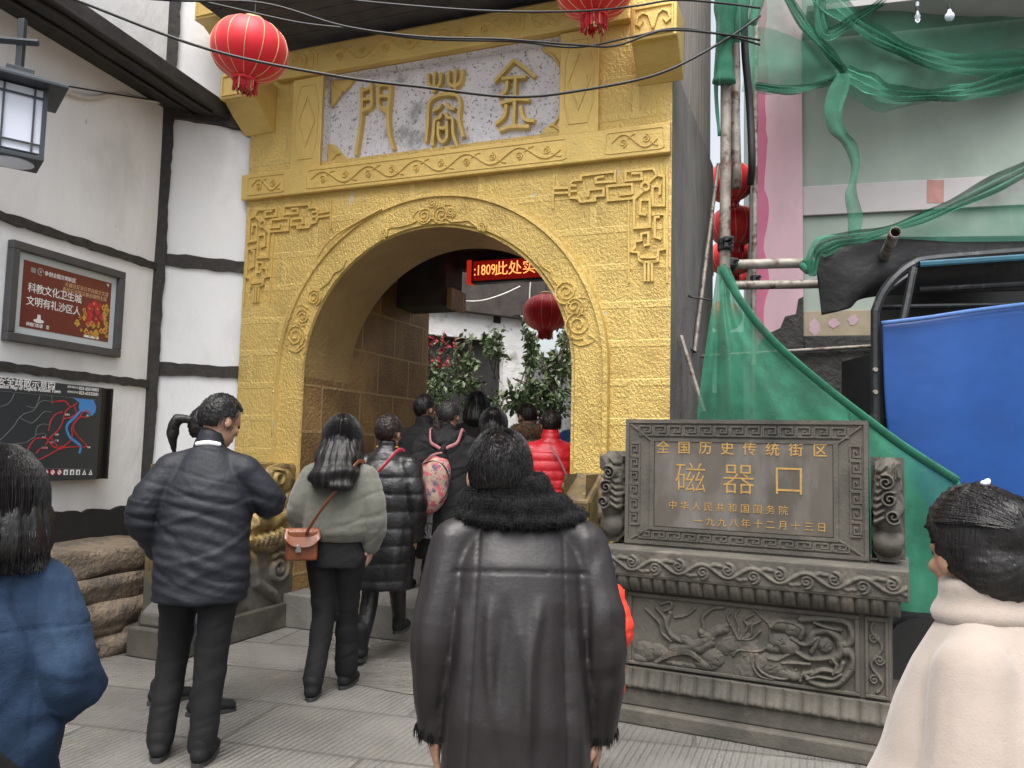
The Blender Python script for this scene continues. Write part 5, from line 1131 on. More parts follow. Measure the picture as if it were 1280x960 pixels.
# ------------------------------------------------------------ people
def V3(*a): return Vector(a)
class Lump:                                   # overlapping closed solids, fused by a voxel remesh into one surface
    def __init__(s): s.b = MB()
    def ball(s, c, r, rot=None, n=14):
        r = r if hasattr(r, '__len__') else (r, r, r); V = []; F = []
        for i in range(n+1):
            a = math.pi*i/n
            for k in range(n*2):
                q = math.pi*k/n; p = Vector((r[0]*math.sin(a)*math.cos(q), r[1]*math.sin(a)*math.sin(q), r[2]*math.cos(a)))
                if rot is not None: p = rot @ p
                V.append(Vector(c)+p)
        for i in range(n):
            for k in range(n*2):
                l = (k+1) % (n*2); F.append((i*2*n+k, (i+1)*2*n+k, (i+1)*2*n+l, i*2*n+l))
        s.b.add(V, F); return s
    def limb(s, pts, rr, n=6, seg=14):
        q = spline(pts, n) if len(pts) > 2 else [Vector(pts[0]).lerp(Vector(pts[1]), i/6) for i in range(7)]
        t = np.linspace(0, len(rr)-1, len(q)); r = np.interp(t, range(len(rr)), rr)
        s.b.tube(q, list(r), seg); s.ball(q[0], r[0], n=8); s.ball(q[-1], r[-1], n=8); return s
    def loft(s, secs, seg=36, pw=2.4, n=4):      # (z, rx, ry, cx, cy)
        z = [q[0] for q in secs]; zz = np.linspace(min(z), max(z), max(8, n*len(secs))); o = np.argsort(z)
        tab = np.array([[q[1], q[2], q[3] if len(q) > 3 else 0, q[4] if len(q) > 4 else 0] for q in secs])[o]; zs = np.array(z)[o]
        V = []; F = []
        for h in zz:
            rx, ry, cx, cy = [np.interp(h, zs, tab[:, k]) for k in range(4)]
            for k in range(seg):
                a = 2*math.pi*k/seg; c, s_ = math.cos(a), math.sin(a)
                V.append((cx+rx*math.copysign(abs(c)**(2/pw), c), cy+ry*math.copysign(abs(s_)**(2/pw), s_), h))
        m_ = len(zz)
        for i in range(m_-1):
            for k in range(seg):
                l = (k+1) % seg; F.append((i*seg+k, i*seg+l, (i+1)*seg+l, (i+1)*seg+k))
        F += [tuple(range(seg-1, -1, -1)), tuple((m_-1)*seg+k for k in range(seg))]
        s.b.add(V, F); return s
def fuse(name, lump, m, parent, tf, voxel=.011, smooth=4, disp=None, slots=None):
    me = bpy.data.meshes.new('tmp'); me.from_pydata(lump.b.v, [], lump.b.f); o = bpy.data.objects.new('tmp', me); COL.objects.link(o)
    r = o.modifiers.new('r', 'REMESH'); r.mode = 'VOXEL'; r.voxel_size = voxel; r.use_smooth_shade = True
    if smooth: q = o.modifiers.new('s', 'SMOOTH'); q.factor = .5; q.iterations = smooth
    bpy.context.view_layer.update()
    ev = o.evaluated_get(bpy.context.evaluated_depsgraph_get()); out = bpy.data.meshes.new_from_object(ev)
    bpy.data.objects.remove(o); bpy.data.meshes.remove(me)
    n = len(out.vertices); co = np.empty(n*3); out.vertices.foreach_get('co', co); co = co.reshape(-1, 3)
    if disp is not None:
        no = np.empty(n*3); out.vertices.foreach_get('normal', no); no = no.reshape(-1, 3); co = disp(co, no)
    Mt = np.array(tf); co = co @ Mt[:3, :3].T+Mt[:3, 3]
    out.vertices.foreach_set('co', co.ravel()); out.name = name
    out.polygons.foreach_set('use_smooth', [True]*len(out.polygons)); out.materials.clear()
    for x in (m if isinstance(m, list) else [m]): out.materials.append(x)
    if slots is not None: slots(out, co)
    out.update(); ob = bpy.data.objects.new(name, out); COL.objects.link(ob)
    if parent: put(ob, parent)
    return ob
def d_fold(a, fx=14, fz=9, seed=1, fy=None):
    def f(co, no):
        x, y, z = co.T; u = x+.5*z; v = z-.4*x
        return co+no*(a*(pnoise(x*fx, z*fz, y*(fy or fx), seed)+.45*pnoise(x*fx*2.3, z*fz*2.1, y*fx*2.3, seed+5)+.7*crease(u*fx*1.6, v*fz*1.8, y*fx, seed+2)-.7*crease(u*fx*1.1, v*fz*2.2, y*fx, seed+3)))[:, None]
    return f
def d_quilt(p, a, seed=1, b=.004):
    def f(co, no):
        t = co[:, 2]/p+.25*pnoise(co[:, 0]*4, co[:, 2]*2, co[:, 1]*4, seed); h = a*np.sqrt(np.abs(np.sin(np.pi*t)))
        return co+no*(h+b*pnoise(co[:, 0]*45, co[:, 2]*16, co[:, 1]*45, seed))[:, None]*np.clip(1-np.abs(no[:, 2:3])*.6, 0, 1)
    return f
def crease(x, y, z, seed, k=3.0):
    q = pnoise(x, y, z, seed); r = np.clip(1-np.abs(q)*k, 0, 1)
    return r*r*(3-2*r)
def d_chain(*fs):
    def f(co, no):
        for g in fs: co = g(co, no)
        return co
    return f
M['skin'] = mat('skin', (.40, .23, .155), .5, 0, .06, 20, bump=(('n', 120, .0006),))
M['skin_pale'] = mat('skin_pale', (.47, .28, .20), .5, 0, .05, 20, bump=(('n', 120, .0006),))
def hair_mat(n, c, r=.42): return mat(n, c, r, 0, .4, 60, bump=(('n', 170, .003),), stretch=(1, 1, .12), spec=.4)
M['hair'] = hair_mat('hair', (.010, .009, .009)); M['hair_brown'] = hair_mat('hair_brown', (.020, .012, .010)); M['hair_grey'] = hair_mat('hair_grey', (.022, .020, .019))
M['eye'] = mat('eye', (.01, .008, .006), .2, 0, .01)
M['navy'] = mat('navy_cloth', (.0085, .0105, .0165), .62, 0, .15, 8, bump=(('n', 40, .003), ('n', 300, .0005)), spec=.4)
M['black_cloth'] = mat('black_cloth', (.011, .011, .012), .8, 0, .2, 10, bump=(('n', 200, .001),), spec=.3)
M['black_puffer'] = mat('black_puffer', (.010, .010, .011), .36, 0, .2, 10, bump=(('n', 30, .005),))
M['black_trousers'] = mat('black_trousers', (.010, .010, .011), .8, 0, .2, 12, bump=(('n', 220, .001),), spec=.3)
M['leather'] = mat('leather', (.0135, .0108, .0115), .45, 0, .22, 5, bump=(('n', 12, .002), ('n', 120, .0006)), rvar=.07, spec=.5, col2=(.018, .015, .0165), c2s=4, c2t=(.45, .7))
M['seam'] = mat('seam', (.008, .008, .008), .6)
M['sweater'] = mat('sweater', (.125, .126, .106), .95, 0, .10, 20, bump=(('n', 130, .003),), sheen=.25, spec=.2)
M['denim'] = mat('denim', (.017, .034, .068), .85, 0, .3, 5, bump=(('n', 240, .0016), ('n', 20, .004)), col2=(.045, .078, .135), c2s=4, c2t=(.5, .75), spec=.2)
M['denim_dark'] = mat('denim_dark', (.012, .022, .042), .85, 0, .25, 6, bump=(('n', 200, .001),), spec=.2)
M['cream_wool'] = mat('cream_wool', (.325, .275, .238), .95, 0, .05, 12, bump=(('n', 300, .0008), ('n', 25, .0015)), sheen=.35, spec=.15)
M['red_puffer'] = mat('red_puffer', (.52, .012, .022), .42, 0, .1, 8, bump=(('n', 40, .004),))
M['orange_puffer'] = mat('orange_puffer', (.75, .045, .02), .5, 0, .1, 8, bump=(('n', 40, .004),))
M['tan_fur'] = mat('tan_fur', (.20, .12, .06), .95, 0, .3, 30, bump=(('n', 90, .012),), sheen=.3)
M['grey_knit'] = mat('grey_knit', (.17, .17, .175), .95, 0, .3, 60, bump=(('n', 150, .006),))
M['bag_leather'] = mat('bag_leather', (.17, .05, .02), .32, 0, .2, 8, bump=(('n', 90, .001),), coat=.2)
M['strap_red'] = mat('strap_red', (.42, .05, .07), .5, 0, .1, 20)
M['strap_pink'] = mat('strap_pink', (.36, .14, .15), .6, 0, .2, 40)
M['yellow_trim'] = mat('yellow_trim', (.65, .35, .04), .6)
M['floral'] = mat('floral_cloth', (.36, .26, .20), .7, 0, .3, 25, col2=(.45, .07, .10), c2s=24, c2t=(.50, .56), col3=(.09, .08, .13), c3s=21, c3t=(.55, .60))
M['chrome'] = mat('chrome', (.6, .6, .6), .25, 1, .05, 9)
M['blue_cloth'] = mat('blue_cloth', (.04, .12, .35), .8, 0, .15, 9)
M['pale_cloth'] = mat('pale_cloth', (.38, .40, .44), .9, 0, .12, 9)
M['denim_grey'] = mat('denim_grey', (.085, .11, .15), .9, 0, .15, 9)
M['sole'] = mat('sole', (.035, .035, .035), .7)

def hand(L, wr, dirn, side, palm_n, curl=.5, s=1.0):
    """palm and five fingers hanging from the wrist; side = -1 left, 1 right; palm_n points out of the palm"""
    wr = Vector(wr); d = Vector(dirn).normalized(); pn = Vector(palm_n); pn = (pn-d*pn.dot(d)).normalized(); ac = d.cross(pn).normalized()
    th = ac if True else -ac
    rot = Matrix((ac, pn, d)).transposed()
    L.ball(wr+d*.045*s, (.042*s, .017*s, .055*s), rot, 10)
    for k, (off, ln) in enumerate(((-.030, .075), (-.010, .085), (.010, .080), (.029, .062))):
        b = wr+d*.078*s+ac*off*s; p = [wr+d*.05*s+ac*off*.8*s, b]; dd = d.copy()
        for j in range(3):
            dd = (dd+pn*curl*(.35+.1*k*.3)).normalized(); b = b+dd*(ln*s*(.42, .32, .26)[j]); p.append(b)
        L.limb(p, [.0105*s, .010*s, .0095*s, .009*s, .0078*s], 4, 8)
    tb = wr+d*.025*s-ac*.034*s
    L.limb([wr+d*.02*s-ac*.015*s, tb, tb+(d*.7-ac*.55+pn*.35).normalized()*.036*s, tb+(d*.9-ac*.4+pn*.45).normalized()*.068*s], [.015*s, .0135*s, .0115*s, .009*s], 4, 8)

class Person:
    def __init__(s, label, x, y, z=0, face=0, H=1.70, sw=.185, head=(0, 0), lean=0.0, armL=None, armR=None, legL=None, legR=None, skin='skin', wd=1.0, group=None, neck=(0, 0), hs=1.05, shz=1.345):
        s.k = H/1.70; s.root = thing('person', label, 'person', (x, y, z), group); s.sw = sw; s.lean = lean; s.wd = wd
        s.tf = Matrix.Translation((x, y, z)) @ Matrix.Rotation(R_(face), 4, 'Z') @ Matrix.Scale(s.k, 4)
        s.armL = armL or [(-sw-.035, -.02, 1.13), (-sw-.03, .05, .87)]; s.armR = armR or [(sw+.035, -.02, 1.13), (sw+.03, .05, .87)]
        s.legL = legL or [(-.10, .03, .48), (-.10, -.02, .085)]; s.legR = legR or [(.10, .03, .48), (.10, -.02, .085)]
        s.neck = V3(0, .005+lean*.55+neck[0], 1.46+neck[1])
        s.htf = Matrix.Translation(s.neck) @ Matrix.Rotation(R_(head[0]), 4, 'Z') @ Matrix.Rotation(R_(-head[1]), 4, 'X') @ Matrix.Scale(hs, 4); s.shz = shz
        s.skin = M[skin]
    def L(s, p): return V3(p[0], p[1]+s.lean*(max(0, p[2]-.9)), p[2])
    def hp(s, x, y, z): return s.htf @ V3(x, y, z)          # head space: origin at neck base, z up
    def body(s, hands=True, voxel=.0085):
        b = Lump(); hr = s.htf.to_3x3(); w_ = s.wd
        b.ball(s.hp(0, .0, .145), (.076, .094, .096), hr); b.ball(s.hp(0, .030, .085), (.060, .066, .082), hr); b.ball(s.hp(0, .055, .045), (.038, .036, .034), hr, 10)
        b.limb([s.hp(0, .088, .135), s.hp(0, .104, .100)], [.010, .016]); b.ball(s.hp(0, .090, .058), (.024, .012, .009), hr, 8)
        for sg in (-1, 1):
            b.ball(s.hp(sg*.081, -.008, .115), (.010, .020, .032), hr, 8); b.ball(s.hp(sg*.032, .080, .14), (.018, .012, .010), hr, 8); b.ball(s.hp(sg*.045, .062, .10), (.022, .02, .018), hr, 8)
        b.limb([s.L((0, -.005, 1.40)), s.hp(0, -.01, .02), s.hp(0, -.005, .09)], [.066, .056, .056])
        b.loft([(z_, rx_*.9, ry_*.88, 0, s.lean*max(0, z_-.9)) for z_, rx_, ry_ in ((.80, .165*w_, .11), (.92, .165*w_, .11), (1.05, .14*w_, .095), (1.2, .155*w_, .10), (1.32, .15*w_, .09), (1.38, .11, .07), (1.43, .055, .05))])
        for sg, arm in ((-1, s.armL), (1, s.armR)):
            b.limb([s.L((sg*(s.sw-.03), 0, 1.33)), s.L(arm[0]), s.L(arm[1])], [.052, .045, .04, .033, .027])
            d = s.L(arm[1])-s.L(arm[0])
            if hands: hand(b, s.L(arm[1])+d.normalized()*.01, d, sg, (-sg, .25, 0), .45, .95)
        for sg, leg in ((-1, s.legL), (1, s.legR)):
            b.limb([V3(sg*.085, 0, .86), V3(*leg[0]), V3(*leg[1])], [.082, .068, .052, .048, .036])
            a = V3(*leg[1]); b.limb([a+V3(0, -.02, -.035), a+V3(sg*.02, .13, -.055)], [.034, .026])
        o = fuse('body', b, s.skin, s.root, s.tf, voxel, 1)
        for sg in (-1, 1):
            e = Lump(); e.ball(s.hp(sg*.032, .083, .128), .011, n=8); mb = MB(); mb.v = [tuple(s.tf @ Vector(v)) for v in e.b.v]; mb.f = e.b.f; mb.m = e.b.m; mb.build('eye', M['eye'], s.root, smooth=True)
        return o
    def coat(s, m, hem=.74, ease=.03, secs=None, sl=(.085, .072, .06, .056), disp=None, collar=.06, voxel=.011, smooth=5, name='jacket', sleeve_end=1.0, shoulder=.075):
        b = Lump(); e = ease; w_ = s.wd
        secs = secs or [(hem, (.18+e)*w_, .125+e), (.92, (.178+e)*w_, .125+e), (1.05, (.165+e)*w_, .115+e), (1.2, (.178+e)*w_, .12+e), (1.32, (.175+e)*w_, .108+e), (1.40, .135+e*.6, .085+e*.6), (1.45, .075+e*.4, .065+e*.4)]
        b.loft([(z, *(q[:2]), 0, s.lean*max(0, z-.9)+(q[3] if len(q) > 3 else 0)) for z, *q in secs])
        for sg, arm in ((-1, s.armL), (1, s.armR)):
            if arm is None: continue
            wr = s.L(arm[0]).lerp(s.L(arm[1]), sleeve_end)
            b.limb([s.L((sg*.05, 0, 1.405)), s.L((sg*(s.sw-.03), -.005, s.shz))], [shoulder*.7, sl[0]*.92])
            b.limb([s.L((sg*(s.sw-.02), -.005, s.shz-.01)), s.L(arm[0]), wr], [sl[0], (sl[0]+sl[1])/2, sl[1], sl[2], sl[3]])
        if collar: b.limb([s.L((0, -.005, 1.43)), s.hp(0, -.012, .035)], [collar+.012, collar+.006])
        return fuse(name, b, m, s.root, s.tf, voxel, smooth, disp)
    def trousers(s, m, r=(.105, .082, .07, .062, .058), disp=None, cuff=1.0, name='trousers'):
        b = Lump(); b.loft([(.78, .172*s.wd, .12), (.9, .17*s.wd, .118), (.98, .155*s.wd, .11)])
        for sg, leg in ((-1, s.legL), (1, s.legR)):
            a = V3(*leg[0]).lerp(V3(*leg[1]), cuff); b.limb([V3(sg*.088, 0, .84), V3(*leg[0]), a], list(r))
        return fuse(name, b, m, s.root, s.tf, .0115, 4, disp or d_fold(.004, 8, 14, 3))
    def shoes(s, m, boot=0, heel=0):
        for sg, leg in ((-1, s.legL), (1, s.legR)):
            b = Lump(); a = V3(*leg[1]); yaw = .12*sg
            q = lambda x, y, z: a+V3(x+y*yaw, y, z)
            b.limb([q(0, -.035, -.035), q(0, .05, -.040), q(0, .155, -.052)], [.043, .044, .034]); b.limb([q(0, -.02, -.02), q(0, -.015, .02+boot)], [.046, .052 if not boot else .05])
            if heel: b.limb([q(0, -.05, -.045), q(0, -.05, -.085)], [.026, .022])
            def dd(co, no):
                co = co.copy(); lo = a.z-.085; co[:, 2] = np.maximum(co[:, 2], lo); return co
            sh = fuse('shoe', b, m, s.root, s.tf, .009, 2, dd)
            mb = MB(); out = []
            for t in range(20):
                c = math.cos(t*math.pi/10); d_ = math.sin(t*math.pi/10); out.append(q(.046*d_*(1 if c < 0 else .92), .06+.135*c-.005, -.085))
            V = [p+V3(0, 0, h) for h in (0, .022) for p in out]; n = 20
            mb.add([tuple(s.tf @ v) for v in V], [tuple(range(n-1, -1, -1)), tuple(range(n, 2*n))]+[(i, (i+1) % n, n+(i+1) % n, n+i) for i in range(n)]); mb.build('sole', M['sole'], sh)
    def hair(s, m='hair', kind='short', bald=0, drop=.12, seed=1, wide=1.0, strands=160, wave_=0, back=0.0):
        """a cap following the skull, hairline cut at the face, optional fall to `drop` below the chin line, plus loose strands"""
        rs = np.random.RandomState(seed); th = .012 if kind == 'short' else .02
        nu, nv = 72, 44; V = []; F = []
        skull = lambda a, t, e: (((.076+e)*wide)*math.sin(t)*math.sin(a), (.094+e)*math.sin(t)*math.cos(a)-.004, .147+(.096+e)*math.cos(t))
        for j in range(nv+1):
            t = math.pi*.86*j/nv
            for i in range(nu):
                a = 2*math.pi*i/nu; f_ = math.cos(a)      # a=0 is the face
                line = (1.02 if kind != 'up' else 1.35) if f_ > (.35 if kind != 'up' else .80) else (1.02+(2.25-1.02)*min(1, (.35-f_)/.55) if f_ > -.2 else 2.25+.18*(-f_-.2))
                if kind == 'short' and abs(math.sin(a)) > .82 and f_ > -.45: line = min(line, 1.72)
                inn = np.clip((line-t)/.12, -1, 1)
                e = th*(1+.25*math.sin(7*a+seed)*.5)+.004*rs.normal()*(.5 if kind != 'short' else .7)
                e = e if inn > 0 else -.02*abs(inn)-.004
                if bald:
                    ad = math.acos(max(-1, min(1, math.cos(t)*math.cos(.62)+math.sin(t)*math.sin(.62)*math.cos(a-math.pi-.25)))); bm_ = min(1, max(0, (ad-.30)/.30))
                    e = min(e, -.004+.016*bm_+.004*rs.normal()*.4)
                V.append(tuple(s.tf @ s.hp(*skull(a, t, e))))
        for j in range(nv):
            for i in range(nu):
                k = (i+1) % nu; F.append((j*nu+i, j*nu+k, (j+1)*nu+k, (j+1)*nu+i)[::-1])
        mb = MB(); mb.add(V, F); ob = mb.build('hair', M[m], s.root, smooth=True)
        if bald:
            sk = MB(); pts = []
            for i in range(30):
                t = .5*rs.rand()**.5; a = rs.rand()*6.28
        L = drop
        if kind in ('bob', 'long', 'wavy'):
            b = Lump(); z0 = .15
            b.limb([s.hp(0, -.03, .16), s.hp(0, -.045, .08)], [.085*wide, .09*wide])
            for k in range(9):
                a = R_(78+204*k/8); cx = .078*wide*math.sin(a); cy = .085*math.cos(a)-.012
                e1 = s.hp(cx*.9, cy*.9, .17); e2 = s.hp(cx*1.14, cy*1.12, .07); bl = Vector(e2); back_ = -back*(1 if cy < 0 else .5)
                e3 = V3(bl.x*(1.05 if kind != 'bob' else 1.0), bl.y+back_-.01, bl.z-L*.55); e4 = V3(bl.x*(1.12 if kind == 'wavy' else .98), bl.y+back_*1.3-(.03 if kind != 'bob' else -.0), bl.z-L*(1 if abs(k-4) < 3 else .85))
                b.limb([e1, e2, e3, e4], [.022, .036, .040, .036 if kind == 'wavy' else .024], 6, 10)
            def dd(co, no):
                ang = np.arctan2(co[:, 0]-s.neck.x, co[:, 1]-s.neck.y)
                h = .0016*np.sin(ang*38+3*pnoise(co[:, 2]*9, ang*2, 0, seed))+.0012*np.sin(ang*83+2*pnoise(co[:, 2]*7, ang, 0, seed+1))
                if kind == 'wavy': h = h+.012*np.sin(co[:, 2]*52+3*pnoise(ang*3, co[:, 2]*6, 0, seed))*np.clip((1.52-co[:, 2])/.12, 0, 1)
                return co+no*h[:, None]
            fuse('hair_fall', b, M[m], ob, s.tf, .0075, 3, dd)
        if strands:
            mb = MB()
            for k in range(strands):
                a = R_(70+220*rs.rand()); t0 = .25+.5*rs.rand(); e = .022*(.9+.3*rs.rand())
                if kind == 'short':
                    t0 = .15+1.85*rs.rand(); da = .10*rs.normal(); a = a if t0 > .9 else 6.28*rs.rand(); p = [s.hp(*skull(a, t0, .009)), s.hp(*skull(a+da*.5, t0+.14, .0125)), s.hp(*skull(a+da, t0+.28, .0135+.004*rs.rand()))]; rad = .0011
                elif kind == 'up':
                    a = R_(100+160*rs.rand()); p = [s.hp(*skull(a, 1.75+.3*rs.rand(), .016)), s.hp(*skull(a*.6+math.pi*.4, 1.3, .0225)), s.hp(0+.03*rs.normal(), -.105, .17+.02*rs.normal())]; rad = .0012
                else:
                    x, y, z = skull(a, 1.35, e+.006); p = [s.hp(*skull(a, t0, e)), s.hp(x, y, z)]; q = s.hp(x*1.06, y*1.04-.004, .06); p.append(q)
                    for j in range(1, 4): p.append(V3(q.x*(1+.03*j*rs.rand())+(.012*math.sin(j*2+k) if wave_ else 0), q.y-back*j/3-(.012*j if kind != 'bob' else 0)+.01*rs.normal(), q.z-L*j/3*(.85+.25*rs.rand())))
                    rad = .0012
                q = spline(p, 4); mb.tube([tuple(s.tf @ Vector(v)) for v in q], [rad*s.k*(1-.7*i/len(q)) for i in range(len(q))], 3)
            mb.build('strand', M[m], ob)
        return ob
    def add(s, name, mb, m, parent=None, smooth=True, **k):
        mb.v = [tuple(s.tf @ Vector(v)) for v in mb.v]; return mb.build(name, m, parent or s.root, smooth=smooth, **k)
    def w(s, p): return s.tf @ Vector(p)

def strap(pts, wd, th, m, name, parent, per=None, label=None):
    q = spline(pts, 8); mb = MB(); mb.tube(q, wd/2, 8, flat=th/wd)
    return mb.build(name, m, parent, smooth=True)

# --- man in the leather jacket, nearest, centre
p = Person('man with thinning hair in a dark leather jacket with black fur collar, seen from behind', .032, 2.05, 0, 2, 1.575, .205, (-4, 12), .13, [(-.232, -.03, 1.10), (-.222, .03, .87)], [(.232, -.03, 1.09), (.226, .04, .86)], [(-.11, .10, .47), (-.11, .02, .085)], [(.11, .0, .48), (.11, -.16, .10)], wd=1.0, neck=(.02, -.045), hs=1.04, shz=1.365)
p.neck.x = -.062; p.htf.translation.x = -.062; p.neck.y = .05; p.htf.translation.y = .05
p.body(voxel=.0075)
def leather_disp(co, no):
    x, y, z = co.T; bk = np.clip(-no[:, 1], 0, 1); up = np.clip((1.36-z)/.1, 0, 1)*np.clip((z-.62)/.15, .3, 1)
    arm = np.clip((np.abs(x)-.180-.02*(1.3-z))/.012, 0, 1)
    vf = .003*pnoise(x*30, z*1.6, y*4, 11)
    for xk, sk, wk, ak, z0, z1 in ((-.135, -.10, .018, .010, .70, 1.22), (-.085, .06, .014, .009, .85, 1.24), (-.045, -.03, .016, -.008, .75, 1.24), (.0, .05, .02, .009, .62, 1.2), (.05, -.08, .015, .010, .85, 1.24), (.095, .10, .018, -.009, .7, 1.22), (.14, .05, .016, .010, .75, 1.15), (.06, .22, .03, .008, .65, .95)):
        vf = vf+ak*np.exp(-((x-xk-sk*(1.27-z)-.006*np.sin(z*14+xk*50))/wk)**2)*np.clip((z-z0)/.12, 0, 1)*np.clip((z1-z)/.06, 0, 1)
    yoke = -.004*np.exp(-((z-1.285-.010*np.cos(x*9))/.0045)**2)
    seam = -.0045*np.exp(-((np.abs(x)-.12-.03*(1.2-z))/.004)**2)
    af = .004*pnoise(x*9, z*6, y*9, 13)+.006*crease(x*12+z*5, z*6, y*12, 16)-.005*crease(x*10-z*4, z*8, y*12, 17)
    dn = .004*pnoise(x*9, z*4, y*5, 14)
    return co+no*((1-arm)*(bk*up*(vf+dn)+(yoke+seam)*bk)+arm*af)[:, None]
p.coat(M['leather'], .60, .05, [(.58, .205, .150), (.75, .202, .148), (.92, .196, .145), (1.05, .192, .140), (1.2, .190, .134), (1.31, .182, .122), (1.375, .15, .10), (1.45, .09, .08)], (.068, .064, .060, .054), leather_disp, .05, .0075, 4, shoulder=.085)
b = Lump()
for k in range(17):
    a = R_(-145+290*k/16)-math.pi/2; sb_ = -math.sin(a); cx = math.cos(a); cy = math.sin(a)
    b.ball(p.L((cx*.088-.03, cy*.078+.012, 1.500-.006*sb_)), (.034, .032, .050), n=8); b.ball(p.L((cx*.122-.012, cy*.098+.006, 1.468-.010*max(0, sb_))), (.038, .032, .028), n=8); b.ball(p.L((cx*.158, cy*.110+.004, 1.436-.016*max(0, sb_))), (.033, .030, .020), n=8)
fur = fuse('fur_collar', b, M['fur'], p.root, p.tf, .009, 2, lambda co, no: co+no*(.005*pnoise(co[:, 0]*70, co[:, 2]*70, co[:, 1]*70, 5)+.003*pnoise(co[:, 0]*160, co[:, 2]*160, co[:, 1]*160, 6))[:, None])
def fuzz(obj, m, n, ln, rad, seed, drop_=.3, name='fur'):
    me = obj.data; N = len(me.vertices); v = np.empty(N*3); me.vertices.foreach_get('co', v); v = v.reshape(-1, 3); nrm = np.empty(N*3); me.vertices.foreach_get('normal', nrm); nrm = nrm.reshape(-1, 3)
    rs = np.random.RandomState(seed); mb = MB()
    for k in rs.randint(0, N, n):
        a = Vector(v[k]); d = Vector(nrm[k])+Vector(rs.normal(size=3))*.35+Vector((0, 0, -drop_)); d.normalize(); t = d.orthogonal().normalized()*rad; e = a+d*ln*rs.uniform(.5, 1.2)+Vector((0, 0, -drop_*ln*.3))
        mb.add([a-t, a+t, e], [(0, 1, 2)])
    return mb.build(name, m, obj)
fuzz(fur, M['fur'], 16000, .009, .0008, 1, .5)
for sg in (-1, 1):                                  # fur edging at the cuffs
    b = Lump(); arm = p.armL if sg < 0 else p.armR; w0 = p.L(arm[1]); dd_ = (p.L(arm[1])-p.L(arm[0])).normalized()
    for k in range(10):
        o = dd_.orthogonal().normalized(); o.rotate(Matrix.Rotation(k*.628, 3, dd_)); b.ball(w0+o*.048+dd_*.004, (.009, .009, .013), n=6)
    cf = fuse('fur_cuff', b, M['fur'], p.root, p.tf, .008, 1); fuzz(cf, M['fur'], 1200, .014, .0008, 4, 2.5)
p.trousers(M['black_trousers']); p.shoes(M['black_cloth'])
p.hair('hair', 'short', 1, seed=4, strands=2600)

# --- man in the navy jacket
p = Person('man in a dark navy padded jacket, head bowed over his raised right arm', at(258, 600, 3.92).x, 3.92, 0, 8, 1.72, .185, (-42, 20), .08, [(-.265, -.05, 1.15), (-.22, .08, .95)], [(.285, .06, 1.19), (.14, .34, 1.22)], [(-.13, .10, .48), (-.15, .02, .085)], [(.07, -.02, .47), (.06, -.06, .085)], wd=1.12)
p.body()
def navy_disp(co, no):
    x, y, z = co.T; g = np.clip((1.33-z)/.1, 0, 1)
    return co+no*(.0025*np.sin(z*110+5*pnoise(x*7, z*5, y*7, 4)+x*18)*g+.004*pnoise(x*8, z*9, y*9, 7)+.006*crease(x*5+z*4, z*19-x*5, y*9, 8)-.005*crease(x*6-z*3, z*23+x*6, y*9, 9)+.002*crease(x*20, z*40, y*20, 10))[:, None]*(.4+.6*g)[:, None]
p.coat(M['navy'], .735, .055, [(.735, .215, .16), (.9, .218, .16), (1.05, .212, .155), (1.2, .212, .15), (1.29, .19, .135), (1.37, .145, .11), (1.45, .085, .08)], (.088, .082, .074, .064), navy_disp, .058, .009)
p.trousers(M['black_trousers'], (.112, .088, .075, .068, .066), d_fold(.0045, 8, 17, 5)); p.shoes(M['black_cloth']); p.hair('hair', 'short', 0, seed=5, strands=1300)
b = Lump(); b.limb([p.L((-.05, -.052, 1.468)), p.L((0, -.066, 1.474)), p.L((.05, -.05, 1.468))], [.012, .013, .012]); fuse('shirt_collar', b, M['white_plaster'], p.root, p.tf, .006, 1)

# --- girl with a ponytail mostly hidden behind him
p = Person('girl with a black ponytail, mostly hidden behind the navy jacket man', at(256, 600, 4.6).x, 4.6, 0, -55, 1.68, .17, (0, 4), 0, legL=[(-.16, -.02, .47), (-.22, -.12, .085)], legR=[(.11, .04, .48), (.10, .02, .085)])
p.body(); p.coat(M['black_cloth'], .9, .02, disp=d_fold(.006)); p.trousers(M['denim_grey']); p.shoes(M['black_cloth']); p.hair('hair', 'up', seed=8)
b = Lump(); q0 = p.hp(0, -.105, .16); b.limb([q0, q0+V3(-.03, -.07, .0), q0+V3(-.045, -.085, -.08), q0+V3(-.045, -.07, -.20)], [.022, .034, .036, .012]); fuse('ponytail', b, M['hair'], p.root, p.tf, .008, 2, d_fold(.004, 60, 6, 3))

# --- woman in the green-grey sweater with a brown bag
p = Person('woman with long wavy black hair in a green-grey sweater and black trousers', at(424, 600, 4.95).x, 4.95, 0, -4, 1.655, .185, (5, 6), .04, [(-.235, -.03, 1.13), (-.20, .09, .94)], [(.235, -.03, 1.13), (.21, .03, .92)], [(-.07, .02, .48), (-.085, -.10, .085)], [(.06, .10, .48), (.05, .16, .085)], 'skin_pale')
p.body()
p.coat(M['sweater'], .93, .05, [(.945, .172, .125), (.965, .188, .14), (1.0, .215, .165), (1.1, .215, .165), (1.2, .21, .155), (1.32, .195, .14), (1.40, .15, .10), (1.45, .085, .075)], (.088, .088, .085, .055), d_chain(d_fold(.006, 7, 7, 6), d_fold(.0025, 18, 18, 8)), .05, name='sweater')
p.trousers(M['black_trousers'], (.105, .085, .072, .068, .07), cuff=.93); p.shoes(M['black_cloth']); p.hair('hair', 'wavy', drop=.24, seed=2, wide=1.10, strands=700, wave_=1, back=.085)
bag = thing('shoulder_bag', 'brown leather shoulder bag with a flap, worn at the left hip over the green-grey sweater', 'bag', p.w((-.25, -.05, .8)))
BF = Fr(p.w((-.165, -.15, .965)), 18)
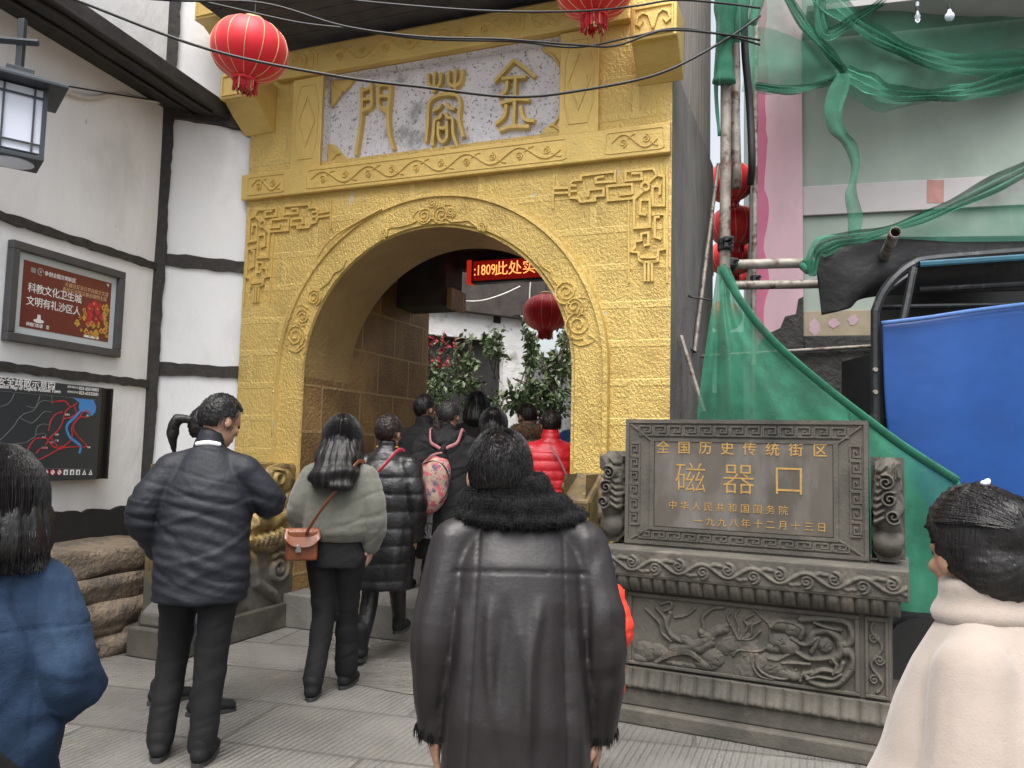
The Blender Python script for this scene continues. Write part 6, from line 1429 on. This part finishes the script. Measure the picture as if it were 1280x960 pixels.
b = Lump(); b.b.box(BF, -.095, .080, -.125, .05, -.05, .05); bo = fuse('pouch', b, M['bag_leather'], bag, Matrix(), .008, 6, lambda co, no: co+no*.003)
mb = MB(); mb.grid([[BF.P(-.112+.205*i/10, .062-.11*math.sin(j/8*1.57)*(1-.5*abs(i/5-1)**3), .03+.042*math.sin(j/8*1.57)) for j in range(9)] for i in range(11)]); mb.build('flap', M['bag_leather'], bag, smooth=True, solid=.006)
mb = MB(); mb.lathe(BF.P(-.03, -.045, .077), [(.016, -.004), (.012, .006)], 12, BF.n); mb.box(BF, -.045, -.015, -.075, -.04, .066, .072); mb.build('clasp', M['chrome'], bag)
strap([p.w((.15, .04, 1.43)), p.w((.14, -.10, 1.43)), p.w((.06, -.185, 1.29)), p.w((-.05, -.215, 1.13)), p.w((-.125, -.21, 1.00)), BF.P(.07, .045, .0)], .024, .006, M['bag_leather'], 'strap', bag)
mb = MB(); mb.tube([BF.P(.075+.014*math.cos(t*.63), .055+.022*math.sin(t*.63), .01) for t in range(10)], .004, 6, closed=True); mb.build('ring', M['chrome'], bag)

# --- person in the long black puffer coat
p = Person('person with short hair in a long shiny black puffer coat with yellow collar line', at(481, 600, 5.75).x, 5.75, 0, -6, 1.70, .185, (-12, 5), .05, legL=[(-.075, .0, .47), (-.09, -.14, .115)], legR=[(.08, .14, .52), (.08, .26, .22)], wd=1.0)
p.body(); p.coat(M['black_puffer'], .50, .045, [(.50, .21, .16), (.7, .22, .165), (.92, .215, .16), (1.05, .205, .155), (1.2, .212, .155), (1.32, .20, .14), (1.40, .14, .10), (1.46, .085, .08)], (.095, .085, .078, .06), d_quilt(.115, .013, 2, .007), .058)
p.trousers(M['black_puffer'], (.105, .078, .064, .058, .05), d_fold(.003)); p.shoes(M['black_cloth'], .10, 1); p.hair('hair_brown', 'short', 0, seed=9, strands=1100)
b = Lump()
for k in range(9): a = R_(180+180*k/8); b.ball(p.L((.075*math.cos(a), .072*math.sin(a)+.012, 1.488)), .008, n=6)
b.limb([p.L((.075*math.cos(R_(180+22.5*k)), .072*math.sin(R_(180+22.5*k))+.012, 1.488)) for k in range(9)], [.008, .008]); fuse('collar_trim', b, M['yellow_trim'], p.root, p.tf, .005, 0)
strap([p.w((.13, .04, 1.46)), p.w((.11, -.09, 1.465)), p.w((.04, -.185, 1.36)), p.w((-.06, -.21, 1.25)), p.w((-.17, -.19, 1.10)), p.w((-.24, -.08, 1.0))], .028, .008, M['strap_red'], 'bag_strap', p.root)

# --- man in a black jacket further in
p = Person('man in a plain black jacket standing on the step beside the brown passage wall', at(526, 600, 7.0).x, 7.0, .27, -22, 1.66, .20, (-16, 4), .03, wd=1.1)
p.body(); p.coat(M['black_cloth'], .72, .055, disp=d_fold(.010, 8, 14, 5), collar=.07); p.trousers(M['black_trousers']); p.shoes(M['black_cloth']); p.hair('hair', 'short', 0, seed=12, strands=900)

# --- woman with the floral backpack
p = Person('woman in a black hooded coat with a grey scarf and flowered backpack', at(556, 600, 6.15).x, 6.15, .27, -4, 1.57, .195, (-6, 12), .07, wd=1.08)
p.body(); p.coat(M['black_cloth'], .42, .06, [(.42, .22, .17), (.7, .23, .175), (.92, .225, .17), (1.05, .22, .165), (1.2, .225, .16), (1.32, .21, .145), (1.40, .15, .11), (1.46, .09, .085)], (.10, .088, .078, .065), d_fold(.010, 9, 12, 15), .06)
p.trousers(M['black_trousers']); p.shoes(M['black_cloth']); p.hair('hair_grey', 'short', 0, seed=15, strands=900)
b = Lump()
for k in range(11): a = R_(175+190*k/10); b.ball(p.L((.115*math.cos(a), .105*math.sin(a)-.01, 1.43-.035*abs(math.sin(a)))), (.055, .05, .055), n=8)
for k in range(7): a = R_(200+140*k/6); b.ball(p.L((.10*math.cos(a), .125*math.sin(a)-.02, 1.36)), (.05, .05, .05), n=8)
fuse('hood', b, M['black_cloth'], p.root, p.tf, .011, 3, d_fold(.008, 26, 20, 6))
b = Lump(); b.b.box(WORLD, -.20, -.06, -.235, -.195, .72, 1.02); sc = fuse('scarf', b, M['grey_knit'], p.root, p.tf, .012, 2, d_fold(.012, 24, 8, 7))
mb = MB(); rs = random.Random(5)
for k in range(26): x = -.20+.14*k/25; mb.tube([p.w((x, -.215, .73)), p.w((x+rs.uniform(-.01, .01), -.22, .66)), p.w((x+rs.uniform(-.03, .03), -.22, .60))], .003, 4)
mb.build('fringe', M['grey_knit'], sc)
bp = thing('backpack', 'small flower patterned backpack with pink straps on the black hooded coat', 'backpack', p.w((0, -.2, 1)))
b = Lump(); q = lambda x, y, z: V3(x*.93-.36*0-z*.0, y, z)
rt = Matrix.Translation(p.L((-.07, -.26, 1.04))) @ Matrix.Rotation(R_(18), 4, 'Y')
for z, r_, h_ in ((-.06, .155, .20), (.04, .135, .20)): b.ball(rt @ V3(0, 0, z), (r_, .085, h_), rt.to_3x3(), 14)
fuse('pouch', b, M['floral'], bp, p.tf, .010, 4)
b = Lump()
for z, r_ in ((.15, .085), (.22, .06), (.28, .035)): b.ball(rt @ V3(0, .01, z), (r_, .05, .05), rt.to_3x3(), 8)
fuse('top', b, M['black_cloth'], bp, p.tf, .010, 3)
mb = MB(); mb.tube([p.w(rt @ V3(.150*math.sin(t), -.055, -.01+.19*math.cos(t))) for t in np.linspace(-2.2, 2.2, 30)], .005, 6); mb.build('zip', M['dark_metal'], bp)
t0 = rt @ V3(0, -.03, .28)
for x in (-.10, .12): strap([p.w(t0), p.w(t0.lerp(p.L((x, -.19, 1.36)), .5)+V3(0, -.02, 0)), p.w(p.L((x, -.205, 1.37))), p.w(p.L((x*1.2, -.12, 1.47))), p.w(p.L((x*1.2, .05, 1.46)))], .028, .012, M['strap_pink'], 'strap', bp)
strap([p.w(t0+V3(0, 0, -.02)), p.w(rt @ V3(-.07, -.05, .2)), p.w(rt @ V3(-.115, -.01, .06)), p.w(rt @ V3(-.11, 0, -.08))], .016, .006, M['strap_pink'], 'strap', bp)

# --- heads further inside
p = Person('dark haired person deepest in the passage, right under the vine', at(594, 600, 7.6).x, 7.6, .27, 0, 1.73, .19, (10, 0), 0)
p.body(); p.coat(M['black_cloth'], .72, .05, disp=d_fold(.008)); p.trousers(M['black_trousers']); p.shoes(M['black_cloth']); p.hair('hair', 'bob', drop=.12, seed=21, wide=1.05)
p = Person('woman with long straight black hair just beyond the leather jacket man', at(615, 600, 6.75).x, 6.75, .27, -5, 1.54, .18, (0, 5), 0)
p.body(); p.coat(M['pale_cloth'], .8, .04, disp=d_fold(.008)); p.trousers(M['denim_dark']); p.shoes(M['black_cloth']); p.hair('hair', 'long', drop=.26, seed=22, wide=1.15, strands=700)
p = Person('person with tousled hair and a tan fur collar beside the red jacket', at(661, 600, 7.3).x, 7.3, .27, 20, 1.63, .19, (10, 14), .06)
p.body(); p.coat(M['tan_fur'], .8, .05, disp=d_fold(.010, 12, 12, 4)); p.trousers(M['black_trousers']); p.shoes(M['black_cloth']); p.hair('hair_brown', 'short', 0, seed=23, strands=900)
b = Lump()
for k in range(11): a = R_(170+200*k/10); b.ball(p.L((.12*math.cos(a), .11*math.sin(a), 1.45)), (.06, .055, .06), n=8)
fc = fuse('fur_collar', b, M['tan_fur'], p.root, p.tf, .011, 2, d_fold(.008, 60, 60, 4)); fuzz(fc, M['tan_fur'], 2500, .03, .003, 5)
p = Person('woman in a shiny red puffer jacket with a pale bag strap under the arch', at(688, 600, 6.55).x, 6.55, .27, 2, 1.53, .19, (-4, 8), .05, wd=1.1)
p.body(); p.coat(M['red_puffer'], .78, .06, sl=(.10, .09, .08, .06), disp=d_quilt(.085, .012, 4, .006), collar=.07); p.trousers(M['black_trousers']); p.shoes(M['black_cloth']); p.hair('hair_brown', 'short', 0, seed=24, strands=1100)
strap([p.w((-.02, -.185, 1.40)), p.w((.07, -.215, 1.25)), p.w((.15, -.215, 1.08)), p.w((.20, -.15, .93))], .018, .006, M['strap_pink'], 'bag_strap', p.root)
p = Person('person in a blue top half hidden behind the right jamb of the arch', at(716, 600, 7.9).x+.10, 7.9, .27, 0, 1.70, .19, (0, 0), 0)
p.body(); p.coat(M['blue_cloth'], .72, .05, disp=d_fold(.008)); p.trousers(M['black_trousers']); p.shoes(M['black_cloth']); p.hair('hair', 'short', 0, seed=25, strands=500)
# --- child in orange-red behind the leather jacket
p = Person('child in an orange-red puffer jacket hidden behind the leather jacket man', at(722, 740, 3.55).x, 3.55, 0, 0, 1.10, .215, (0, 30), .10, [(-.25, .02, 1.12), (-.2, .12, .92)], [(.262, -.02, 1.12), (.215, .12, .95)], wd=1.25)
p.body(); p.coat(M['orange_puffer'], .72, .07, sl=(.115, .115, .10, .07), disp=d_quilt(.10, .014, 6, .008), collar=.07); p.trousers(M['black_trousers']); p.shoes(M['black_cloth']); p.hair('hair', 'short', 0, seed=26, strands=500)

# --- woman in denim at the left edge
p = Person('woman with a chin-length black bob in a loose blue denim jacket, at the left edge', at(2, 600, 1.88).x, 1.88, 0, 34, 1.45, .145, (14, 5), .03, [(-.21, .02, 1.13), (-.14, .22, 1.02)], [(.185, -.07, 1.11), (.16, .12, .99)], [(-.1, .1, .48), (-.1, .08, .085)], [(.1, -.02, .47), (.1, -.2, .10)], 'skin_pale', 1.0)
p.body(voxel=.0075)
def denim_disp(co, no):
    x, y, z = co.T
    return co+no*(.010*pnoise(x*8, z*7, y*8, 21)+.013*crease(x*8+z*7, z*8-x*6, y*9, 22)-.011*crease(x*9-z*6, z*9+x*5, y*9, 24)+.005*crease(x*22, z*20, y*22, 25)-.004*np.exp(-((z-1.25)/.005)**2)-.003*np.exp(-((np.abs(x)-.10)/.004)**2)*(no[:, 1] < 0))[:, None]
p.coat(M['denim'], .86, .06, [(.86, .165, .135), (.90, .175, .145), (.96, .185, .155), (1.05, .182, .15), (1.2, .175, .14), (1.29, .158, .125), (1.36, .12, .10), (1.43, .08, .075)], (.078, .086, .082, .055), denim_disp, .055, .008, 4, shoulder=.08)
p.trousers(M['denim_dark']); p.shoes(M['black_cloth']); p.hair('hair', 'bob', drop=.13, seed=31, wide=1.04, strands=1500)
hb_ = thing('shoulder_bag', 'dark patterned shoulder bag hanging at the side of the denim jacket', 'bag', p.w((.2, -.1, .8)))
BF = Fr(p.w((.19, -.12, .80)), -25); b = Lump(); b.b.box(BF, -.13, .10, -.20, .03, -.05, .05); fuse('pouch', b, M['black_puffer'], hb_, Matrix(), .009, 5)
mb = MB()
for k in range(14):
    a, c = p.w((-.12, -.235, 1.18)).lerp(BF.P(.05, .0, .05), k/13), p.w((-.12, -.235, 1.18)).lerp(BF.P(.05, .0, .05), (k+.6)/13); mb.rod(a+Vector((0, -.02, 0)), c+Vector((0, -.02, 0)), .009, 6)
mb.build('chain', M['chrome'], hb_); strap([p.w((-.20, -.20, 1.34)), p.w((-.12, -.245, 1.16)), p.w((.02, -.265, .98)), BF.P(.04, .02, .03)], .04, .012, M['black_puffer'], 'strap', hb_)
# --- woman in the cream coat at the right edge
p = Person('woman with pinned-up black hair in a cream wool coat, face turned away to the left', at(1256, 600, 1.42).x, 1.42, 0, 40, 1.455, .16, (-34, 8), .05, [(-.215, .0, 1.10), (-.21, .16, .93)], [(.22, -.02, 1.12), (.2, .1, .9)], wd=1.0, neck=(.01, -.035))
p.body(voxel=.0065)
def wool(co, no):
    x, y, z = co.T
    return co+no*(.008*pnoise(x*5, z*3, y*5, 41)+.007*crease(x*6+z*2, z*3, y*6, 42)-.006*crease(x*7-z*2, z*3, y*6, 44))[:, None]
p.coat(M['cream_wool'], .62, .06, [(.62, .43, .33), (.85, .39, .31), (.95, .355, .285), (1.06, .305, .25), (1.16, .25, .21), (1.25, .208, .185), (1.33, .165, .15), (1.40, .12, .11), (1.45, .085, .08)], (.078, .092, .10, .09), wool, .056, .0085, 6, name='coat', shoulder=.075)
b = Lump()
for rr, zz, tk in ((.074, 1.455, .026), (.072, 1.49, .024), (.090, 1.435, .024)):
    b.limb([p.L((rr*math.cos(t), rr*.96*math.sin(t)+.008, zz+.006*math.sin(t*2))) for t in np.linspace(0, 6.2832, 17)], [tk, tk], 3)
cl = fuse('collar', b, M['cream_wool'], p.root, p.tf, .009, 7)
p.hair('hair', 'up', seed=42, strands=0)
b = Lump(); hr_ = p.htf.to_3x3(); b.ball(p.hp(0, -.030, .155), (.092, .098, .100), hr_, 16); b.ball(p.hp(0, -.060, .10), (.080, .070, .080), hr_, 14); b.ball(p.hp(0, -.095, .17), (.060, .045, .060), hr_, 12)
def sleek(co, no):
    a_ = np.arctan2(co[:, 0]-p.neck.x, co[:, 2]-1.6); return co+no*(.0012*np.sin(a_*46+2*pnoise(co[:, 0]*9, co[:, 1]*9, co[:, 2]*9, 3))+.0008*np.sin(a_*97))[:, None]
fuse('bun', b, M['hair'], p.root, p.tf, .007, 6, sleek)
mb = MB(); rs = np.random.RandomState(6)
for k in range(500):
    a_ = rs.uniform(-1.35, 1.35); q = [p.hp(.084*math.sin(a_), .015+.008*rs.normal(), .160+.094*math.cos(a_)), p.hp(.094*math.sin(a_*.98), -.03, .156+.101*math.cos(a_*.98)), p.hp(.075*math.sin(a_*.9), -.105, .15+.075*math.cos(a_*.9)), p.hp(.03*math.sin(a_), -.135, .16+.03*math.cos(a_))]
    mb.tube([tuple(p.tf @ Vector(v)) for v in spline([v+V3(*(rs.normal(size=3)*.0025)) for v in q], 5)], .0008, 3)
mb.build('strand', M['hair'], p.root)
b = Lump(); c_ = p.hp(-.0, -.045, .262); b.ball(c_, (.016, .009, .007), n=8); b.ball(c_+V3(.014, 0, .003), (.009, .007, .008), n=8); fuse('hair_clip', b, M['bulb_lit'], p.root, p.tf, .004, 1)
p.trousers(M['black_trousers']); p.shoes(M['black_cloth'])
